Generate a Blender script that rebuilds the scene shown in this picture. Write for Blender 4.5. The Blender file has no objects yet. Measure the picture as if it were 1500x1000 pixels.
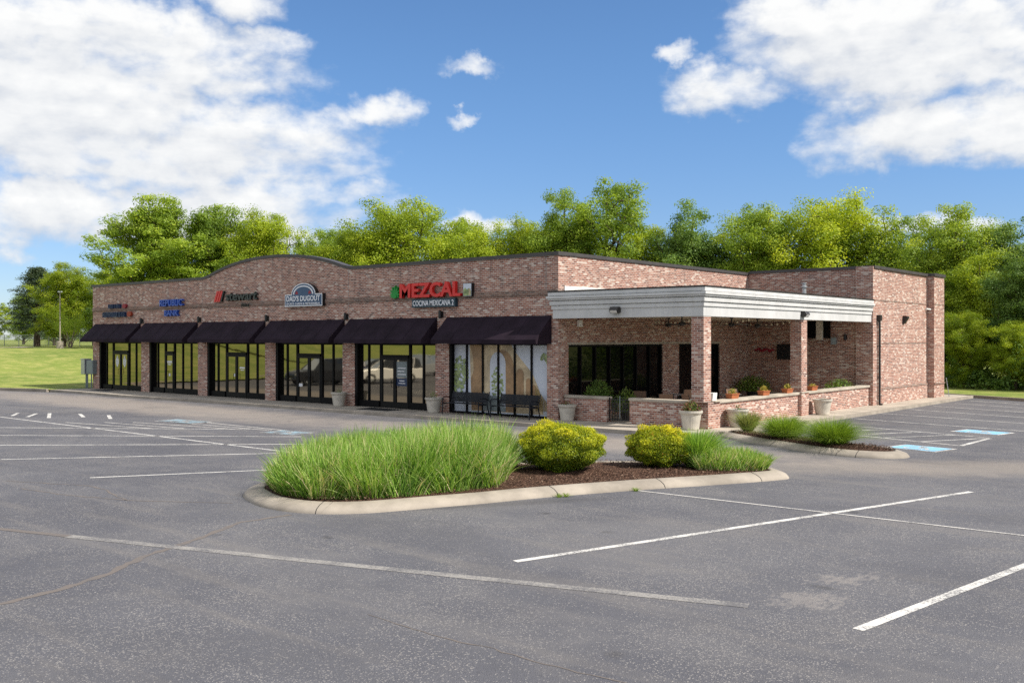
import bpy, math, random
import numpy as np
from mathutils import Vector, Matrix

random.seed(11)
rng = np.random.default_rng(11)
sc = bpy.context.scene
COL = sc.collection
R = math.radians
# Scene frame (metres): x runs to the right along the shop front, y goes back, z up.
# The shop front is the plane y = 0, its right-hand corner is the origin.
GZ = -0.12            # level of the asphalt; the pavement slab is z = 0

# ------------------------------------------------------------------ materials
def new_mat(name):
    m = bpy.data.materials.new(name)
    m.use_nodes = True
    nt = m.node_tree
    nt.nodes.clear()
    out = nt.nodes.new('ShaderNodeOutputMaterial')
    return m, nt, out

class NT:
    """small helper around a node tree"""
    def __init__(s, nt): s.nt = nt
    def n(s, t, **kw):
        nd = s.nt.nodes.new(t)
        for k, v in kw.items(): setattr(nd, k, v)
        return nd
    def put(s, sock, v):
        if v is None: return
        if isinstance(v, bpy.types.NodeSocket): s.nt.links.new(v, sock)
        else:
            if isinstance(v, tuple) and len(v) == 3 and sock.type == 'RGBA': v = v + (1,)
            sock.default_value = v
    def m(s, op, a, b=None, c=None, clamp=False):
        nd = s.n('ShaderNodeMath', operation=op, use_clamp=clamp)
        s.put(nd.inputs[0], a)
        if b is not None: s.put(nd.inputs[1], b)
        if c is not None: s.put(nd.inputs[2], c)
        return nd.outputs[0]
    def vm(s, op, a, b=None, out=0):
        nd = s.n('ShaderNodeVectorMath', operation=op)
        s.put(nd.inputs[0], a)
        if b is not None: s.put(nd.inputs[1], b)
        return nd.outputs[out]
    def mix(s, f, a, b, blend='MIX'):
        nd = s.n('ShaderNodeMix', data_type='RGBA', blend_type=blend)
        s.put(nd.inputs[0], f); s.put(nd.inputs[6], a); s.put(nd.inputs[7], b)
        return nd.outputs[2]
    def noise(s, vec, scale, detail=4, rough=.55, dist=0):
        nd = s.n('ShaderNodeTexNoise')
        if vec is not None: s.put(nd.inputs['Vector'], vec)
        nd.inputs['Scale'].default_value = scale; nd.inputs['Detail'].default_value = detail
        nd.inputs['Roughness'].default_value = rough; nd.inputs['Distortion'].default_value = dist
        return nd.outputs['Fac']
    def ramp(s, f, stops, interp='LINEAR'):
        nd = s.n('ShaderNodeValToRGB')
        cr = nd.color_ramp; cr.interpolation = interp
        while len(cr.elements) < len(stops): cr.elements.new(.5)
        for e, (p, c) in zip(cr.elements, stops):
            e.position = p
            e.color = (c, c, c, 1) if not isinstance(c, tuple) else c + (1,)
        s.put(nd.inputs[0], f)
        return nd.outputs[0]
    def smooth(s, v, lo, hi):
        nd = s.n('ShaderNodeMapRange', interpolation_type='SMOOTHSTEP')
        s.put(nd.inputs[0], v); s.put(nd.inputs[1], lo); s.put(nd.inputs[2], hi)
        return nd.outputs[0]
    def bump(s, h, strength, dist=.01):
        nd = s.n('ShaderNodeBump')
        nd.inputs['Strength'].default_value = strength; nd.inputs['Distance'].default_value = dist
        s.put(nd.inputs['Height'], h)
        return nd.outputs[0]
    def pbr(s, col, rough=.7, spec=.3, metal=0, normal=None):
        nd = s.n('ShaderNodeBsdfPrincipled')
        s.put(nd.inputs['Base Color'], col); s.put(nd.inputs['Roughness'], rough)
        nd.inputs['Specular IOR Level'].default_value = spec
        nd.inputs['Metallic'].default_value = metal
        if normal is not None: s.put(nd.inputs['Normal'], normal)
        return nd
    def coord(s, which='Object'):
        return s.n('ShaderNodeTexCoord').outputs[which]
    def out(s, sh, o): s.nt.links.new(sh, o.inputs['Surface'])

def plain(name, col, rough=.6, var=.12, scale=6, spec=.3, metal=0, bump=0, bscale=60):
    m, nt, o = new_mat(name); t = NT(nt)
    co = t.coord()
    f = t.noise(co, scale, 5, .6)
    a = tuple(max(0, c*(1-var)) for c in col); b = tuple(c*(1+var) for c in col)
    c = t.mix(t.smooth(f, .3, .7), a, b)
    nrm = t.bump(t.noise(co, bscale, 3), bump, .01) if bump else None
    t.out(t.pbr(c, rough, spec, metal, nrm).outputs[0], o)
    return m

def brick(name, wash=0.0, dirt=0.0, soldier=False):
    m, nt, o = new_mat(name); t = NT(nt)
    uv = t.n('ShaderNodeUVMap'); uv.uv_map = 'UVMap'
    wob = t.n('ShaderNodeTexNoise'); wob.inputs['Scale'].default_value = 9
    nt.links.new(uv.outputs[0], wob.inputs['Vector'])
    off = t.vm('SCALE', t.vm('SUBTRACT', wob.outputs['Color'], (.5, .5, .5)))
    off.node.inputs['Scale'].default_value = .008
    p = t.vm('ADD', uv.outputs[0], off)
    sp = t.n('ShaderNodeSeparateXYZ'); nt.links.new(p, sp.inputs[0])
    rh, bl = .0700, .208
    rv = t.m('DIVIDE', sp.outputs[1], rh)
    row = t.m('FLOOR', rv); fr = t.m('FRACT', rv)
    sh = t.m('MULTIPLY', t.m('MODULO', row, 2.0), .5)
    uu = t.m('ADD', t.m('DIVIDE', sp.outputs[0], bl), sh)
    cl = t.m('FLOOR', uu); fc = t.m('FRACT', uu)
    mh = t.m('ABSOLUTE', t.m('SUBTRACT', fr, .5))
    mv = t.m('ABSOLUTE', t.m('SUBTRACT', fc, .5))
    mort = t.m('MAXIMUM', t.smooth(mh, .31, .39), t.smooth(mv, .435, .462))
    cb = t.n('ShaderNodeCombineXYZ'); t.put(cb.inputs[0], cl); t.put(cb.inputs[1], row)
    wn = t.n('ShaderNodeTexWhiteNoise', noise_dimensions='2D'); nt.links.new(cb.outputs[0], wn.inputs['Vector'])
    patch = t.noise(uv.outputs[0], .9, 3)
    val = t.m('ADD', wn.outputs['Value'], t.m('MULTIPLY', t.m('SUBTRACT', patch, .5), .45), clamp=True)
    val = t.m('ADD', val, wash, clamp=True)
    col = t.ramp(val, [(0, (.10, .052, .045)), (.15, (.195, .075, .054)), (.4, (.30, .112, .074)), (.64, (.365, .155, .105)),
                       (.84, (.425, .225, .165)), (.95, (.49, .32, .255)), (1, (.58, .47, .40))])
    fine = t.noise(uv.outputs[0], 34, 4, .7)
    col = t.mix(t.m('MULTIPLY', t.smooth(fine, .5, .85), .45), col, (.50, .38, .33))
    col = t.mix(t.m('MULTIPLY', t.smooth(fine, .5, .2), .45), col, (.09, .04, .035))
    mcol = t.mix(t.noise(uv.outputs[0], 5), (.43, .365, .32), (.57, .50, .45))
    col = t.mix(t.m('MULTIPLY', mort, .95), col, mcol)
    blo = t.smooth(t.noise(t.vm('MULTIPLY', uv.outputs[0], (1, 2, 1)), 1.6, 5, .65), .5, .72)
    col = t.mix(t.m('MULTIPLY', blo, .30), col, (.52, .44, .40))
    ox = t.n('ShaderNodeSeparateXYZ'); nt.links.new(uv.outputs[0], ox.inputs[0])
    stn = t.noise(t.vm('MULTIPLY', uv.outputs[0], (2.6, .22, 1)), 1.5, 5, .65)
    col = t.mix(t.m('MULTIPLY', t.m('MULTIPLY', t.smooth(stn, .48, .72), t.smooth(ox.outputs[1], 3.6, 6.0)), .55), col, (.135, .105, .095))
    stl = t.noise(t.vm('MULTIPLY', uv.outputs[0], (1.7, .16, 1)), 1.1, 4, .6)
    col = t.mix(t.m('MULTIPLY', t.smooth(stl, .56, .75), .35), col, (.50, .45, .42))
    if dirt: col = t.mix(dirt, col, (.10, .085, .07))
    nrm = t.bump(t.m('SUBTRACT', 1.0, mort), .35, .008)
    t.out(t.pbr(col, .85, .2, 0, nrm).outputs[0], o)
    return m

def leafmat(name, stops, trans=.42, rough=.5):
    m, nt, o = new_mat(name); t = NT(nt)
    at = t.n('ShaderNodeAttribute'); at.attribute_name = 'tint'
    oi = t.n('ShaderNodeObjectInfo')
    v = t.m('ADD', at.outputs['Fac'], t.m('MULTIPLY', t.m('SUBTRACT', oi.outputs['Random'], .5), .22), clamp=True)
    col = t.ramp(v, stops)
    p = t.pbr(col, rough, .25)
    tr = t.n('ShaderNodeBsdfTranslucent')
    nt.links.new(t.mix(1.0, col, (1.25, 1.2, .55), 'MULTIPLY'), tr.inputs[0])
    mx = t.n('ShaderNodeMixShader'); mx.inputs[0].default_value = trans
    nt.links.new(p.outputs[0], mx.inputs[1]); nt.links.new(tr.outputs[0], mx.inputs[2])
    t.out(mx.outputs[0], o)
    return m

def glassmat(name, tint, fac, rough=.015, wave=.0):
    m, nt, o = new_mat(name); t = NT(nt)
    g = t.n('ShaderNodeBsdfGlossy'); g.inputs['Color'].default_value = tint + (1,); g.inputs['Roughness'].default_value = rough
    if wave: nt.links.new(t.bump(t.noise(t.coord(), .9, 2), wave, .02), g.inputs['Normal'])
    d = t.n('ShaderNodeBsdfDiffuse'); d.inputs[0].default_value = (.006, .006, .007, 1)
    fr = t.n('ShaderNodeFresnel'); fr.inputs[0].default_value = 1.5
    f = t.m('ADD', t.m('MULTIPLY', fr.outputs[0], .8), fac, clamp=True)
    mx = t.n('ShaderNodeMixShader'); nt.links.new(f, mx.inputs[0])
    nt.links.new(d.outputs[0], mx.inputs[1]); nt.links.new(g.outputs[0], mx.inputs[2])
    t.out(mx.outputs[0], o)
    return m

def asphalt():
    m, nt, o = new_mat('asphalt'); t = NT(nt)
    co = t.coord()
    sp = t.n('ShaderNodeSeparateXYZ'); nt.links.new(co, sp.inputs[0])
    X, Y = sp.outputs[0], sp.outputs[1]
    big = t.noise(co, .16, 5, .6); mid = t.noise(co, 1.3, 5, .65)
    agg = t.n('ShaderNodeTexVoronoi'); agg.inputs['Scale'].default_value = 78; nt.links.new(co, agg.inputs['Vector'])
    spk = t.n('ShaderNodeTexWhiteNoise', noise_dimensions='3D'); nt.links.new(agg.outputs['Color'], spk.inputs['Vector'])
    col = t.mix(t.smooth(big, .35, .65), (.090, .0905, .104), (.119, .119, .132))
    col = t.mix(t.m('MULTIPLY', t.smooth(mid, .45, .75), .4), col, (.155, .147, .146))
    # pale stones of the aggregate showing where the seal coat has worn
    worn = t.smooth(t.noise(co, .55, 4, .6), .36, .66)
    st = t.m('GREATER_THAN', spk.outputs['Value'], t.m('SUBTRACT', .972, t.m('MULTIPLY', worn, .10)))
    col = t.mix(t.m('MULTIPLY', st, .6), col, (.38, .355, .325))
    dk = t.m('LESS_THAN', spk.outputs['Value'], .16)
    col = t.mix(t.m('MULTIPLY', dk, .4), col, (.055, .054, .060))
    # long streaks left by tyres round the drive
    st2 = t.noise(t.vm('MULTIPLY', co, (.12, 1.6, 1)), 1.0, 4, .6)
    col = t.mix(t.m('MULTIPLY', t.smooth(st2, .52, .7), .3), col, (.20, .183, .168))
    def blob(cx, cy, rx, ry, rot=0):
        v = t.vm('SUBTRACT', co, (cx, cy, 0))
        mp = t.n('ShaderNodeVectorRotate', rotation_type='Z_AXIS'); nt.links.new(v, mp.inputs[0]); mp.inputs['Angle'].default_value = -rot
        v = t.vm('DIVIDE', mp.outputs[0], (rx, ry, 1e3))
        ln = t.vm('LENGTH', v, out=1)
        return t.m('SUBTRACT', 1.0, ln)
    n2 = t.m('MULTIPLY', t.m('SUBTRACT', t.noise(co, 1.1, 6, .7), .5), 1.5)
    # sandy wash between the two islands
    d1 = t.m('MAXIMUM', blob(14.5, -3.6, 6.5, 1.7, R(38)), blob(22, 2.0, 9, 2.2, R(38)))
    col = t.mix(t.m('MULTIPLY', t.smooth(t.m('ADD', d1, t.m('MULTIPLY', n2, .6)), -.3, .7), .6), col, (.27, .235, .20))
    # pale traffic lane in front of the shops
    d2 = t.m('MAXIMUM', blob(-22, -5.2, 22, 2.6, R(-1)), blob(2, -4.6, 12, 2.0, R(2)))
    col = t.mix(t.m('MULTIPLY', t.smooth(t.m('ADD', d2, t.m('MULTIPLY', n2, .55)), -.2, .6), .6), col, (.33, .285, .245))
    # worn grey patch and oily spots in the near bay
    d3 = t.m('MAXIMUM', blob(16.65, -15.7, 1.1, .42, R(60)), blob(16.6, -17.0, .8, .6, R(20)))
    col = t.mix(t.m('MULTIPLY', t.smooth(t.m('ADD', t.m('ADD', d3, t.m('MULTIPLY', n2, 1.3)), t.m('MULTIPLY', t.m('SUBTRACT', t.noise(t.vm('MULTIPLY', co, (1.0, .45, 1)), 9, 6, .75), .5), 3.2)), .35, .95), .5), col, (.28, .255, .235))
    d4 = t.m('MAXIMUM', blob(16.55, -16.3, .28, .14, 0), blob(9.6, -14.3, 3.5, .45, R(57)))
    col = t.mix(t.m('MULTIPLY', t.smooth(t.m('ADD', d4, t.m('MULTIPLY', n2, .5)), .1, .8), .45), col, (.035, .034, .037))
    # scattered oil drips, and broad lighter and darker areas of old and new sealer
    dv = t.n('ShaderNodeTexVoronoi'); dv.inputs['Scale'].default_value = .55; nt.links.new(t.vm('ADD', co, (7.3, 2.1, 0)), dv.inputs['Vector'])
    dn = t.noise(co, 7, 4, .7)
    drip = t.smooth(t.m('ADD', dv.outputs['Distance'], t.m('MULTIPLY', dn, .16)), .17, .10)
    col = t.mix(t.m('MULTIPLY', drip, .6), col, (.045, .043, .045))
    area = t.noise(t.vm('MULTIPLY', co, (.8, 1.3, 1)), .33, 6, .65, .6)
    col = t.mix(t.m('MULTIPLY', t.smooth(area, .50, .66), .30), col, (.175, .168, .168))
    col = t.mix(t.m('MULTIPLY', t.smooth(area, .48, .36), .25), col, (.070, .070, .080))
    nrm = t.bump(t.m('ADD', agg.outputs['Distance'], t.m('MULTIPLY', t.noise(co, 25, 4), .6)), .55, .012)
    t.out(t.pbr(col, .78, .35, 0, nrm).outputs[0], o)
    return m

def paint(name, col, wear, under=(.125, .122, .127)):
    m, nt, o = new_mat(name); t = NT(nt)
    co = t.coord()
    n = t.noise(co, 38, 5, .75); b = t.noise(co, 2.2, 3)
    f = t.smooth(t.m('ADD', n, t.m('MULTIPLY', t.m('SUBTRACT', b, .5), .5)), wear-.12, wear+.10)
    c = t.mix(f, under, t.mix(b, tuple(x*.86 for x in col), col))
    t.out(t.pbr(c, .75, .3).outputs[0], o)
    return m

def concrete(name, col, joint=None):
    m, nt, o = new_mat(name); t = NT(nt)
    co = t.coord()
    f = t.noise(co, 1.1, 6, .65); g = t.noise(co, 42, 4, .7)
    c = t.mix(t.smooth(f, .3, .72), tuple(x*.70 for x in col), tuple(x*1.12 for x in col))
    c = t.mix(t.m('MULTIPLY', t.smooth(g, .55, .8), .35), c, tuple(x*.55 for x in col))
    h = g
    if joint:
        sp = t.n('ShaderNodeSeparateXYZ'); nt.links.new(co, sp.inputs[0])
        fx = t.m('ABSOLUTE', t.m('SUBTRACT', t.m('FRACT', t.m('DIVIDE', sp.outputs[joint[0]], joint[1])), .5))
        j = t.m('LESS_THAN', fx, .006)
        c = t.mix(t.m('MULTIPLY', j, .75), c, (.06, .055, .05))
    t.out(t.pbr(c, .85, .25, 0, t.bump(h, .3, .006)).outputs[0], o)
    return m

def lawnmat():
    m, nt, o = new_mat('mown_grass'); t = NT(nt)
    co = t.coord()
    a = t.noise(co, .09, 5, .6); b = t.noise(co, .9, 6, .7); c3 = t.noise(t.vm('MULTIPLY', co, (1, .35, 1)), 9, 4, .7)
    col = t.mix(t.smooth(a, .35, .65), (.135, .195, .038), (.225, .27, .06))
    col = t.mix(t.m('MULTIPLY', t.smooth(b, .42, .70), .75), col, (.40, .37, .13))
    col = t.mix(t.m('MULTIPLY', t.smooth(c3, .5, .25), .5), col, (.075, .105, .018))
    t.out(t.pbr(col, .9, .15, 0, t.bump(c3, .8, .06)).outputs[0], o)
    return m

def mulchmat():
    m, nt, o = new_mat('bark_mulch'); t = NT(nt)
    co = t.coord()
    v = t.n('ShaderNodeTexVoronoi'); v.inputs['Scale'].default_value = 38; nt.links.new(co, v.inputs['Vector'])
    w = t.n('ShaderNodeTexWhiteNoise', noise_dimensions='3D'); nt.links.new(v.outputs['Color'], w.inputs['Vector'])
    col = t.ramp(w.outputs['Value'], [(0, (.022, .012, .008)), (.5, (.07, .036, .024)), (.85, (.13, .072, .048)), (1, (.22, .14, .10))])
    t.out(t.pbr(col, .9, .2, 0, t.bump(v.outputs['Distance'], 1, .03)).outputs[0], o)
    return m

M = {}
M['brick'] = brick('tumbled_brick', .05)
M['brick_lit'] = brick('tumbled_brick_lit', .08)  # paler brick copy; light on side and patio walls put into its colour
M['brick_ledge'] = brick('grimy_brick_ledge', -.05, .5)
M['asphalt'] = asphalt()
M['white_line'] = paint('white_road_paint', (.68, .665, .63), .455)
M['faded_line'] = paint('faded_road_paint', (.31, .295, .275), .50)
M['thin_line'] = paint('thin_road_paint', (.56, .54, .51), .42)
M['blue_paint'] = paint('blue_road_paint', (.24, .52, .74), .38)
M['white_line_worn'] = paint('worn_white_road_paint', (.42, .41, .40), .47)
M['blue_paint_worn'] = paint('worn_blue_road_paint', (.28, .42, .50), .50)
M['crack'] = paint('sealed_crack', (.165, .142, .127), .42, (.125, .118, .118))
M['curb'] = concrete('curb_concrete', (.345, .305, .255))
M['walk'] = concrete('pavement_concrete', (.43, .385, .325), (0, 1.9))
M['walk_side'] = concrete('side_pavement_concrete', (.45, .40, .335), (1, 1.9))
M['sill'] = concrete('cast_stone_sill', (.46, .41, .34), None)
M['lawn'] = lawnmat()
M['mulch'] = mulchmat()
M['soil'] = plain('soil', (.06, .045, .03), .9)
M['bronze'] = plain('dark_bronze_metal', (.030, .027, .026), .45, .15, 3, .4)
M['black'] = plain('black_metal', (.012, .012, .014), .4, .15, 8, .5)
M['coping'] = plain('coping_metal', (.06, .055, .055), .5, .15, 2, .4)
M['frame'] = plain('black_aluminium', (.004, .004, .005), .5, .1, 3, .12)
M['doorframe'] = plain('dark_bronze_aluminium', (.009, .009, .009), .5, .1, 3, .15)
M['awning'] = plain('awning_canvas', (.021, .0135, .0215), .85, .25, 1.4, .12, 0, .15, 160)
M['glass'] = glassmat('bronze_tinted_glass', (.74, .66, .50), .37, .03, .09)
M['patio_glass'] = glassmat('black_patio_glass', (.5, .48, .45), .02, .02, .01)
M['trim'] = plain('white_painted_trim', (.60, .60, .595), .6, .10, 1.3, .3, 0, .05, 20)
M['white'] = plain('white_paint', (.78, .78, .76), .5, .04, 2)
def trimmat():
    m, nt, o = new_mat('white_painted_trim'); t = NT(nt); co = t.coord()
    a = t.noise(co, 1.3, 5, .6); st = t.noise(t.vm('MULTIPLY', co, (5, 5, .35)), 1.6, 5, .65)
    col = t.mix(t.smooth(a, .3, .7), (.50, .505, .505), (.59, .595, .595))
    col = t.mix(t.m('MULTIPLY', t.smooth(st, .5, .72), .30), col, (.36, .34, .31))
    t.out(t.pbr(col, .6, .3, 0, t.bump(a, .05)).outputs[0], o)
    return m
M['trim'] = trimmat()
M['ceiling'] = plain('cream_ceiling_boards', (.66, .58, .46), .7, .06, 2)
M['roof'] = plain('roof_membrane', (.40, .39, .37), .8, .1, 1)
M['galv'] = plain('galvanised_steel', (.42, .44, .46), .4, .1, 6, .5, .6)
M['grey_box'] = plain('grey_enamel', (.20, .24, .25), .5, .08, 3, .4)
M['planter'] = plain('cast_planter', (.52, .485, .42), .75, .14, 5, .25, 0, .25, 30)
M['terracotta'] = plain('terracotta', (.38, .125, .05), .7, .12, 9)
M['bench'] = plain('blue_black_bench_steel', (.008, .011, .018), .4, .15, 8, .3)
M['tan_sling'] = plain('tan_sling_fabric', (.20, .125, .085), .8, .1, 10)
M['red_sign'] = plain('red_acrylic', (.62, .018, .016), .35, .05, 3, .5)
M['blue_sign'] = plain('blue_acrylic', (.012, .075, .42), .35, .05, 3, .5)
M['navy_sign'] = plain('navy_acrylic', (.008, .030, .095), .4, .05, 3, .5)
M['teal_sign'] = plain('teal_black_acrylic', (.010, .018, .018), .4, .05, 3, .5)
M['panel_blue'] = plain('sign_panel_blue', (.022, .068, .155), .4, .05, 2, .5)
M['panel_teal'] = plain('sign_panel_teal', (.010, .040, .065), .4, .05, 2, .5)
M['sign_white'] = plain('sign_white', (.72, .74, .78), .4, .03, 3, .5)
M['dim_red'] = plain('dim_red', (.26, .02, .035), .5)
M['rust_red'] = plain('rust_red', (.30, .045, .02), .5)
M['agave'] = plain('agave_green', (.015, .26, .045), .4, .15, 6)
M['bark'] = plain('bark', (.085, .065, .05), .9, .35, 4, .1, 0, .5, 20)
M['pale_bark'] = plain('pale_bark', (.30, .24, .18), .9, .2, 6)
M['wood_pole'] = plain('weathered_pole', (.30, .27, .22), .8, .15, 3)
M['mat'] = plain('rubber_mat', (.014, .015, .018), .9, .2, 20)
M['bulb'] = plain('bulb_glass', (.75, .70, .55), .2, .02, 3, .6)
M['lens'] = plain('floodlight_lens', (.62, .62, .60), .2, .05, 3, .6)
M['leaf_spring'] = leafmat('leaves_spring', [(0, (.15, .225, .022)), (.35, (.30, .40, .03)), (.7, (.46, .54, .04)), (1, (.60, .63, .06))])
M['leaf_mid'] = leafmat('leaves_mid', [(0, (.12, .20, .028)), (.4, (.235, .345, .04)), (.75, (.36, .46, .05)), (1, (.50, .56, .07))])
M['leaf_deep'] = leafmat('leaves_deep', [(0, (.07, .14, .03)), (.4, (.15, .25, .055)), (.75, (.245, .36, .08)), (1, (.35, .45, .11))])
M['leaf_lime'] = leafmat('leaves_lime', [(0, (.10, .17, .014)), (.4, (.20, .29, .016)), (.75, (.34, .41, .022)), (1, (.46, .48, .04))])
M['needle'] = leafmat('needles', [(0, (.03, .055, .028)), (.5, (.065, .10, .048)), (1, (.14, .16, .07))], .12)
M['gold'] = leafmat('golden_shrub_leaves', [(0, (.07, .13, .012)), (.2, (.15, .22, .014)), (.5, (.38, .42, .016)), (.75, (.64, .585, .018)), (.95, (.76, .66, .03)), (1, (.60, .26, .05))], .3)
M['blade'] = leafmat('grass_blades', [(0, (.07, .16, .025)), (.35, (.19, .35, .05)), (.7, (.36, .54, .12)), (.93, (.57, .68, .28)), (1, (.66, .57, .34))], .35)
M['blade_fine'] = leafmat('fine_grass_blades', [(0, (.08, .15, .016)), (.5, (.20, .32, .035)), (1, (.36, .46, .09))], .35)
M['blade_pale'] = leafmat('variegated_grass_blades', [(0, (.12, .17, .04)), (.5, (.26, .30, .10)), (1, (.50, .48, .25))], .35)
M['fern'] = leafmat('potted_leaves', [(0, (.05, .10, .02)), (.5, (.125, .215, .04)), (1, (.25, .32, .07))], .3)
M['flower'] = leafmat('mixed_flowers', [(0, (.05, .09, .012)), (.45, (.10, .15, .02)), (.6, (.55, .42, .06)), (.8, (.62, .55, .12)), (1, (.60, .16, .10))], .2)
M['flower_pink'] = leafmat('pink_flowers', [(0, (.05, .09, .012)), (.55, (.11, .17, .03)), (.75, (.42, .10, .10)), (1, (.62, .30, .30))], .2)
M['car_white'] = plain('white_car_paint', (.72, .72, .71), .25, .02, 1, .6)
M['car_grey'] = plain('silver_car_paint', (.45, .47, .50), .25, .02, 1, .6, .3)
M['car_dark'] = plain('black_car_paint', (.012, .013, .018), .25, .02, 1, .6)
M['car_navy'] = plain('navy_car_paint', (.012, .02, .07), .25, .02, 1, .6)
M['car_glass'] = glassmat('car_glass', (.8, .85, .9), .06)
M['tyre'] = plain('tyre_rubber', (.014, .014, .015), .8)
M['mural_sky'] = plain('mural_sky_print', (.58, .63, .72), .35, .08, .8, .5)
M['mural_stone'] = plain('mural_stone_print', (.56, .45, .29), .35, .3, 2.4, .5)
M['mural_dark'] = plain('mural_arch_print', (.33, .20, .10), .35, .3, 2.4, .5)
M['mural_green'] = plain('mural_green_print', (.26, .33, .14), .35, .5, 5, .5)
M['mural_gold'] = plain('mural_gold_print', (.34, .24, .08), .35, .3, 6, .5)

# ------------------------------------------------------------------ mesh helpers
class MB:
    def __init__(s): s.v = []; s.f = []; s.mi = []; s.k = 0
    def add(s, vs, fs):
        b = len(s.v); s.v += [tuple(p) for p in vs]
        for f in fs: s.f.append([b+i for i in f]); s.mi.append(s.k)
        return s
    def box(s, x0, x1, y0, y1, z0, z1):
        return s.add([(x0,y0,z0),(x1,y0,z0),(x1,y1,z0),(x0,y1,z0),(x0,y0,z1),(x1,y0,z1),(x1,y1,z1),(x0,y1,z1)],
                     [(0,3,2,1),(4,5,6,7),(0,1,5,4),(1,2,6,5),(2,3,7,6),(3,0,4,7)])
    def bar(s, p, q, w, h=None):
        """square bar from p to q"""
        p = Vector(p); q = Vector(q); d = (q-p).normalized(); h = h or w
        up = Vector((0,0,1)) if abs(d.z) < .95 else Vector((1,0,0))
        a = d.cross(up).normalized()*w/2; b = a.cross(d).normalized()*h/2
        vs = [p-a-b, p+a-b, p+a+b, p-a+b, q-a-b, q+a-b, q+a+b, q-a+b]
        return s.add(vs, [(0,3,2,1),(4,5,6,7),(0,1,5,4),(1,2,6,5),(2,3,7,6),(3,0,4,7)])
    def poly(s, pts): return s.add(pts, [tuple(range(len(pts)))])
    def prism(s, pts, fn, lo, hi):
        """2D outline (counter-clockwise) lifted between lo and hi; fn(a, b, c) places a point"""
        n = len(pts)
        vs = [fn(a, b, lo) for a, b in pts] + [fn(a, b, hi) for a, b in pts]
        fs = [tuple(range(n))[::-1], tuple(range(n, 2*n))] + [(i, (i+1) % n, n+(i+1) % n, n+i) for i in range(n)]
        return s.add(vs, fs)
    def tube(s, pts, r, n=8, cap=True):
        pts = [Vector(p) for p in pts]; rs = r if isinstance(r, (list, tuple)) else [r]*len(pts)
        vs = []; fs = []
        for i, p in enumerate(pts):
            d = (pts[min(i+1, len(pts)-1)]-pts[max(i-1, 0)]).normalized()
            up = Vector((0,0,1)) if abs(d.z) < .95 else Vector((1,0,0))
            a = d.cross(up).normalized(); b = a.cross(d)
            for k in range(n):
                t = 2*math.pi*k/n; vs.append(p+(a*math.cos(t)+b*math.sin(t))*rs[i])
        for i in range(len(pts)-1):
            for k in range(n):
                fs.append((i*n+k, i*n+(k+1) % n, (i+1)*n+(k+1) % n, (i+1)*n+k))
        if cap: fs += [tuple(range(n))[::-1], tuple(range((len(pts)-1)*n, len(pts)*n))]
        return s.add(vs, fs)
    def lathe(s, prof, c=(0,0,0), n=20):
        vs = []; fs = []
        for r, z in prof:
            for k in range(n):
                t = 2*math.pi*k/n; vs.append((c[0]+r*math.cos(t), c[1]+r*math.sin(t), c[2]+z))
        for i in range(len(prof)-1):
            for k in range(n): fs.append((i*n+k, i*n+(k+1) % n, (i+1)*n+(k+1) % n, (i+1)*n+k))
        return s.add(vs, fs)
    def build(s, name, mats, parent=None, bevel=0, smooth=False, loc=None):
        me = bpy.data.meshes.new(name)
        me.from_pydata(s.v, [], s.f)
        mats = mats if isinstance(mats, (list, tuple)) else [mats]
        for m in mats: me.materials.append(M[m] if isinstance(m, str) else m)
        me.polygons.foreach_set('material_index', s.mi)
        me.update()
        nl = len(me.loops)
        co = np.empty(len(me.vertices)*3); me.vertices.foreach_get('co', co); co = co.reshape(-1, 3)
        vi = np.empty(nl, dtype=np.int64); me.loops.foreach_get('vertex_index', vi)
        uv = np.empty((nl, 2))
        for p in me.polygons:
            nx, ny, nz = abs(p.normal.x), abs(p.normal.y), abs(p.normal.z)
            sl = slice(p.loop_start, p.loop_start+p.loop_total); q = co[vi[sl]]
            if nz > max(nx, ny): uv[sl] = q[:, :2]
            elif nx > ny: uv[sl, 0] = q[:, 1]+.11; uv[sl, 1] = q[:, 2]
            else: uv[sl, 0] = q[:, 0]; uv[sl, 1] = q[:, 2]
        l = me.uv_layers.new(name='UVMap'); l.data.foreach_set('uv', uv.ravel())
        if smooth: me.polygons.foreach_set('use_smooth', [True]*len(me.polygons))
        o = bpy.data.objects.new(name, me); COL.objects.link(o)
        if bevel:
            b = o.modifiers.new('bevel', 'BEVEL'); b.width = bevel; b.segments = 2; b.limit_method = 'ANGLE'; b.angle_limit = R(40)
        if parent: o.parent = parent
        if loc: o.location = loc
        return o

def tag(o, label=None, cat=None, group=None, kind=None):
    if label: o['label'] = label
    if cat: o['category'] = cat
    if group: o['group'] = group
    if kind: o['kind'] = kind
    return o

def thing(name, label, cat, loc=(0,0,0), rz=0, group=None):
    o = bpy.data.objects.new(name, None); COL.objects.link(o)
    o.empty_display_size = .2
    o.location = loc; o.rotation_euler = (0, 0, rz)
    return tag(o, label, cat, group)

def dup(root, label=None, loc=None, rz=None, scale=None, group=None):
    """a copy of a thing with copies of its parts and sub-parts"""
    r = root.copy(); COL.objects.link(r)
    if loc is not None: r.location = loc
    if rz is not None: r.rotation_euler = (0, 0, rz)
    if scale is not None: r.scale = scale if isinstance(scale, tuple) else (scale,)*3
    if label: r['label'] = label
    if group: r['group'] = group
    for ch in list(root.children):
        c = ch.copy(); COL.objects.link(c); c.parent = r
        for g in list(ch.children):
            d = g.copy(); COL.objects.link(d); d.parent = c
    return r

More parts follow.
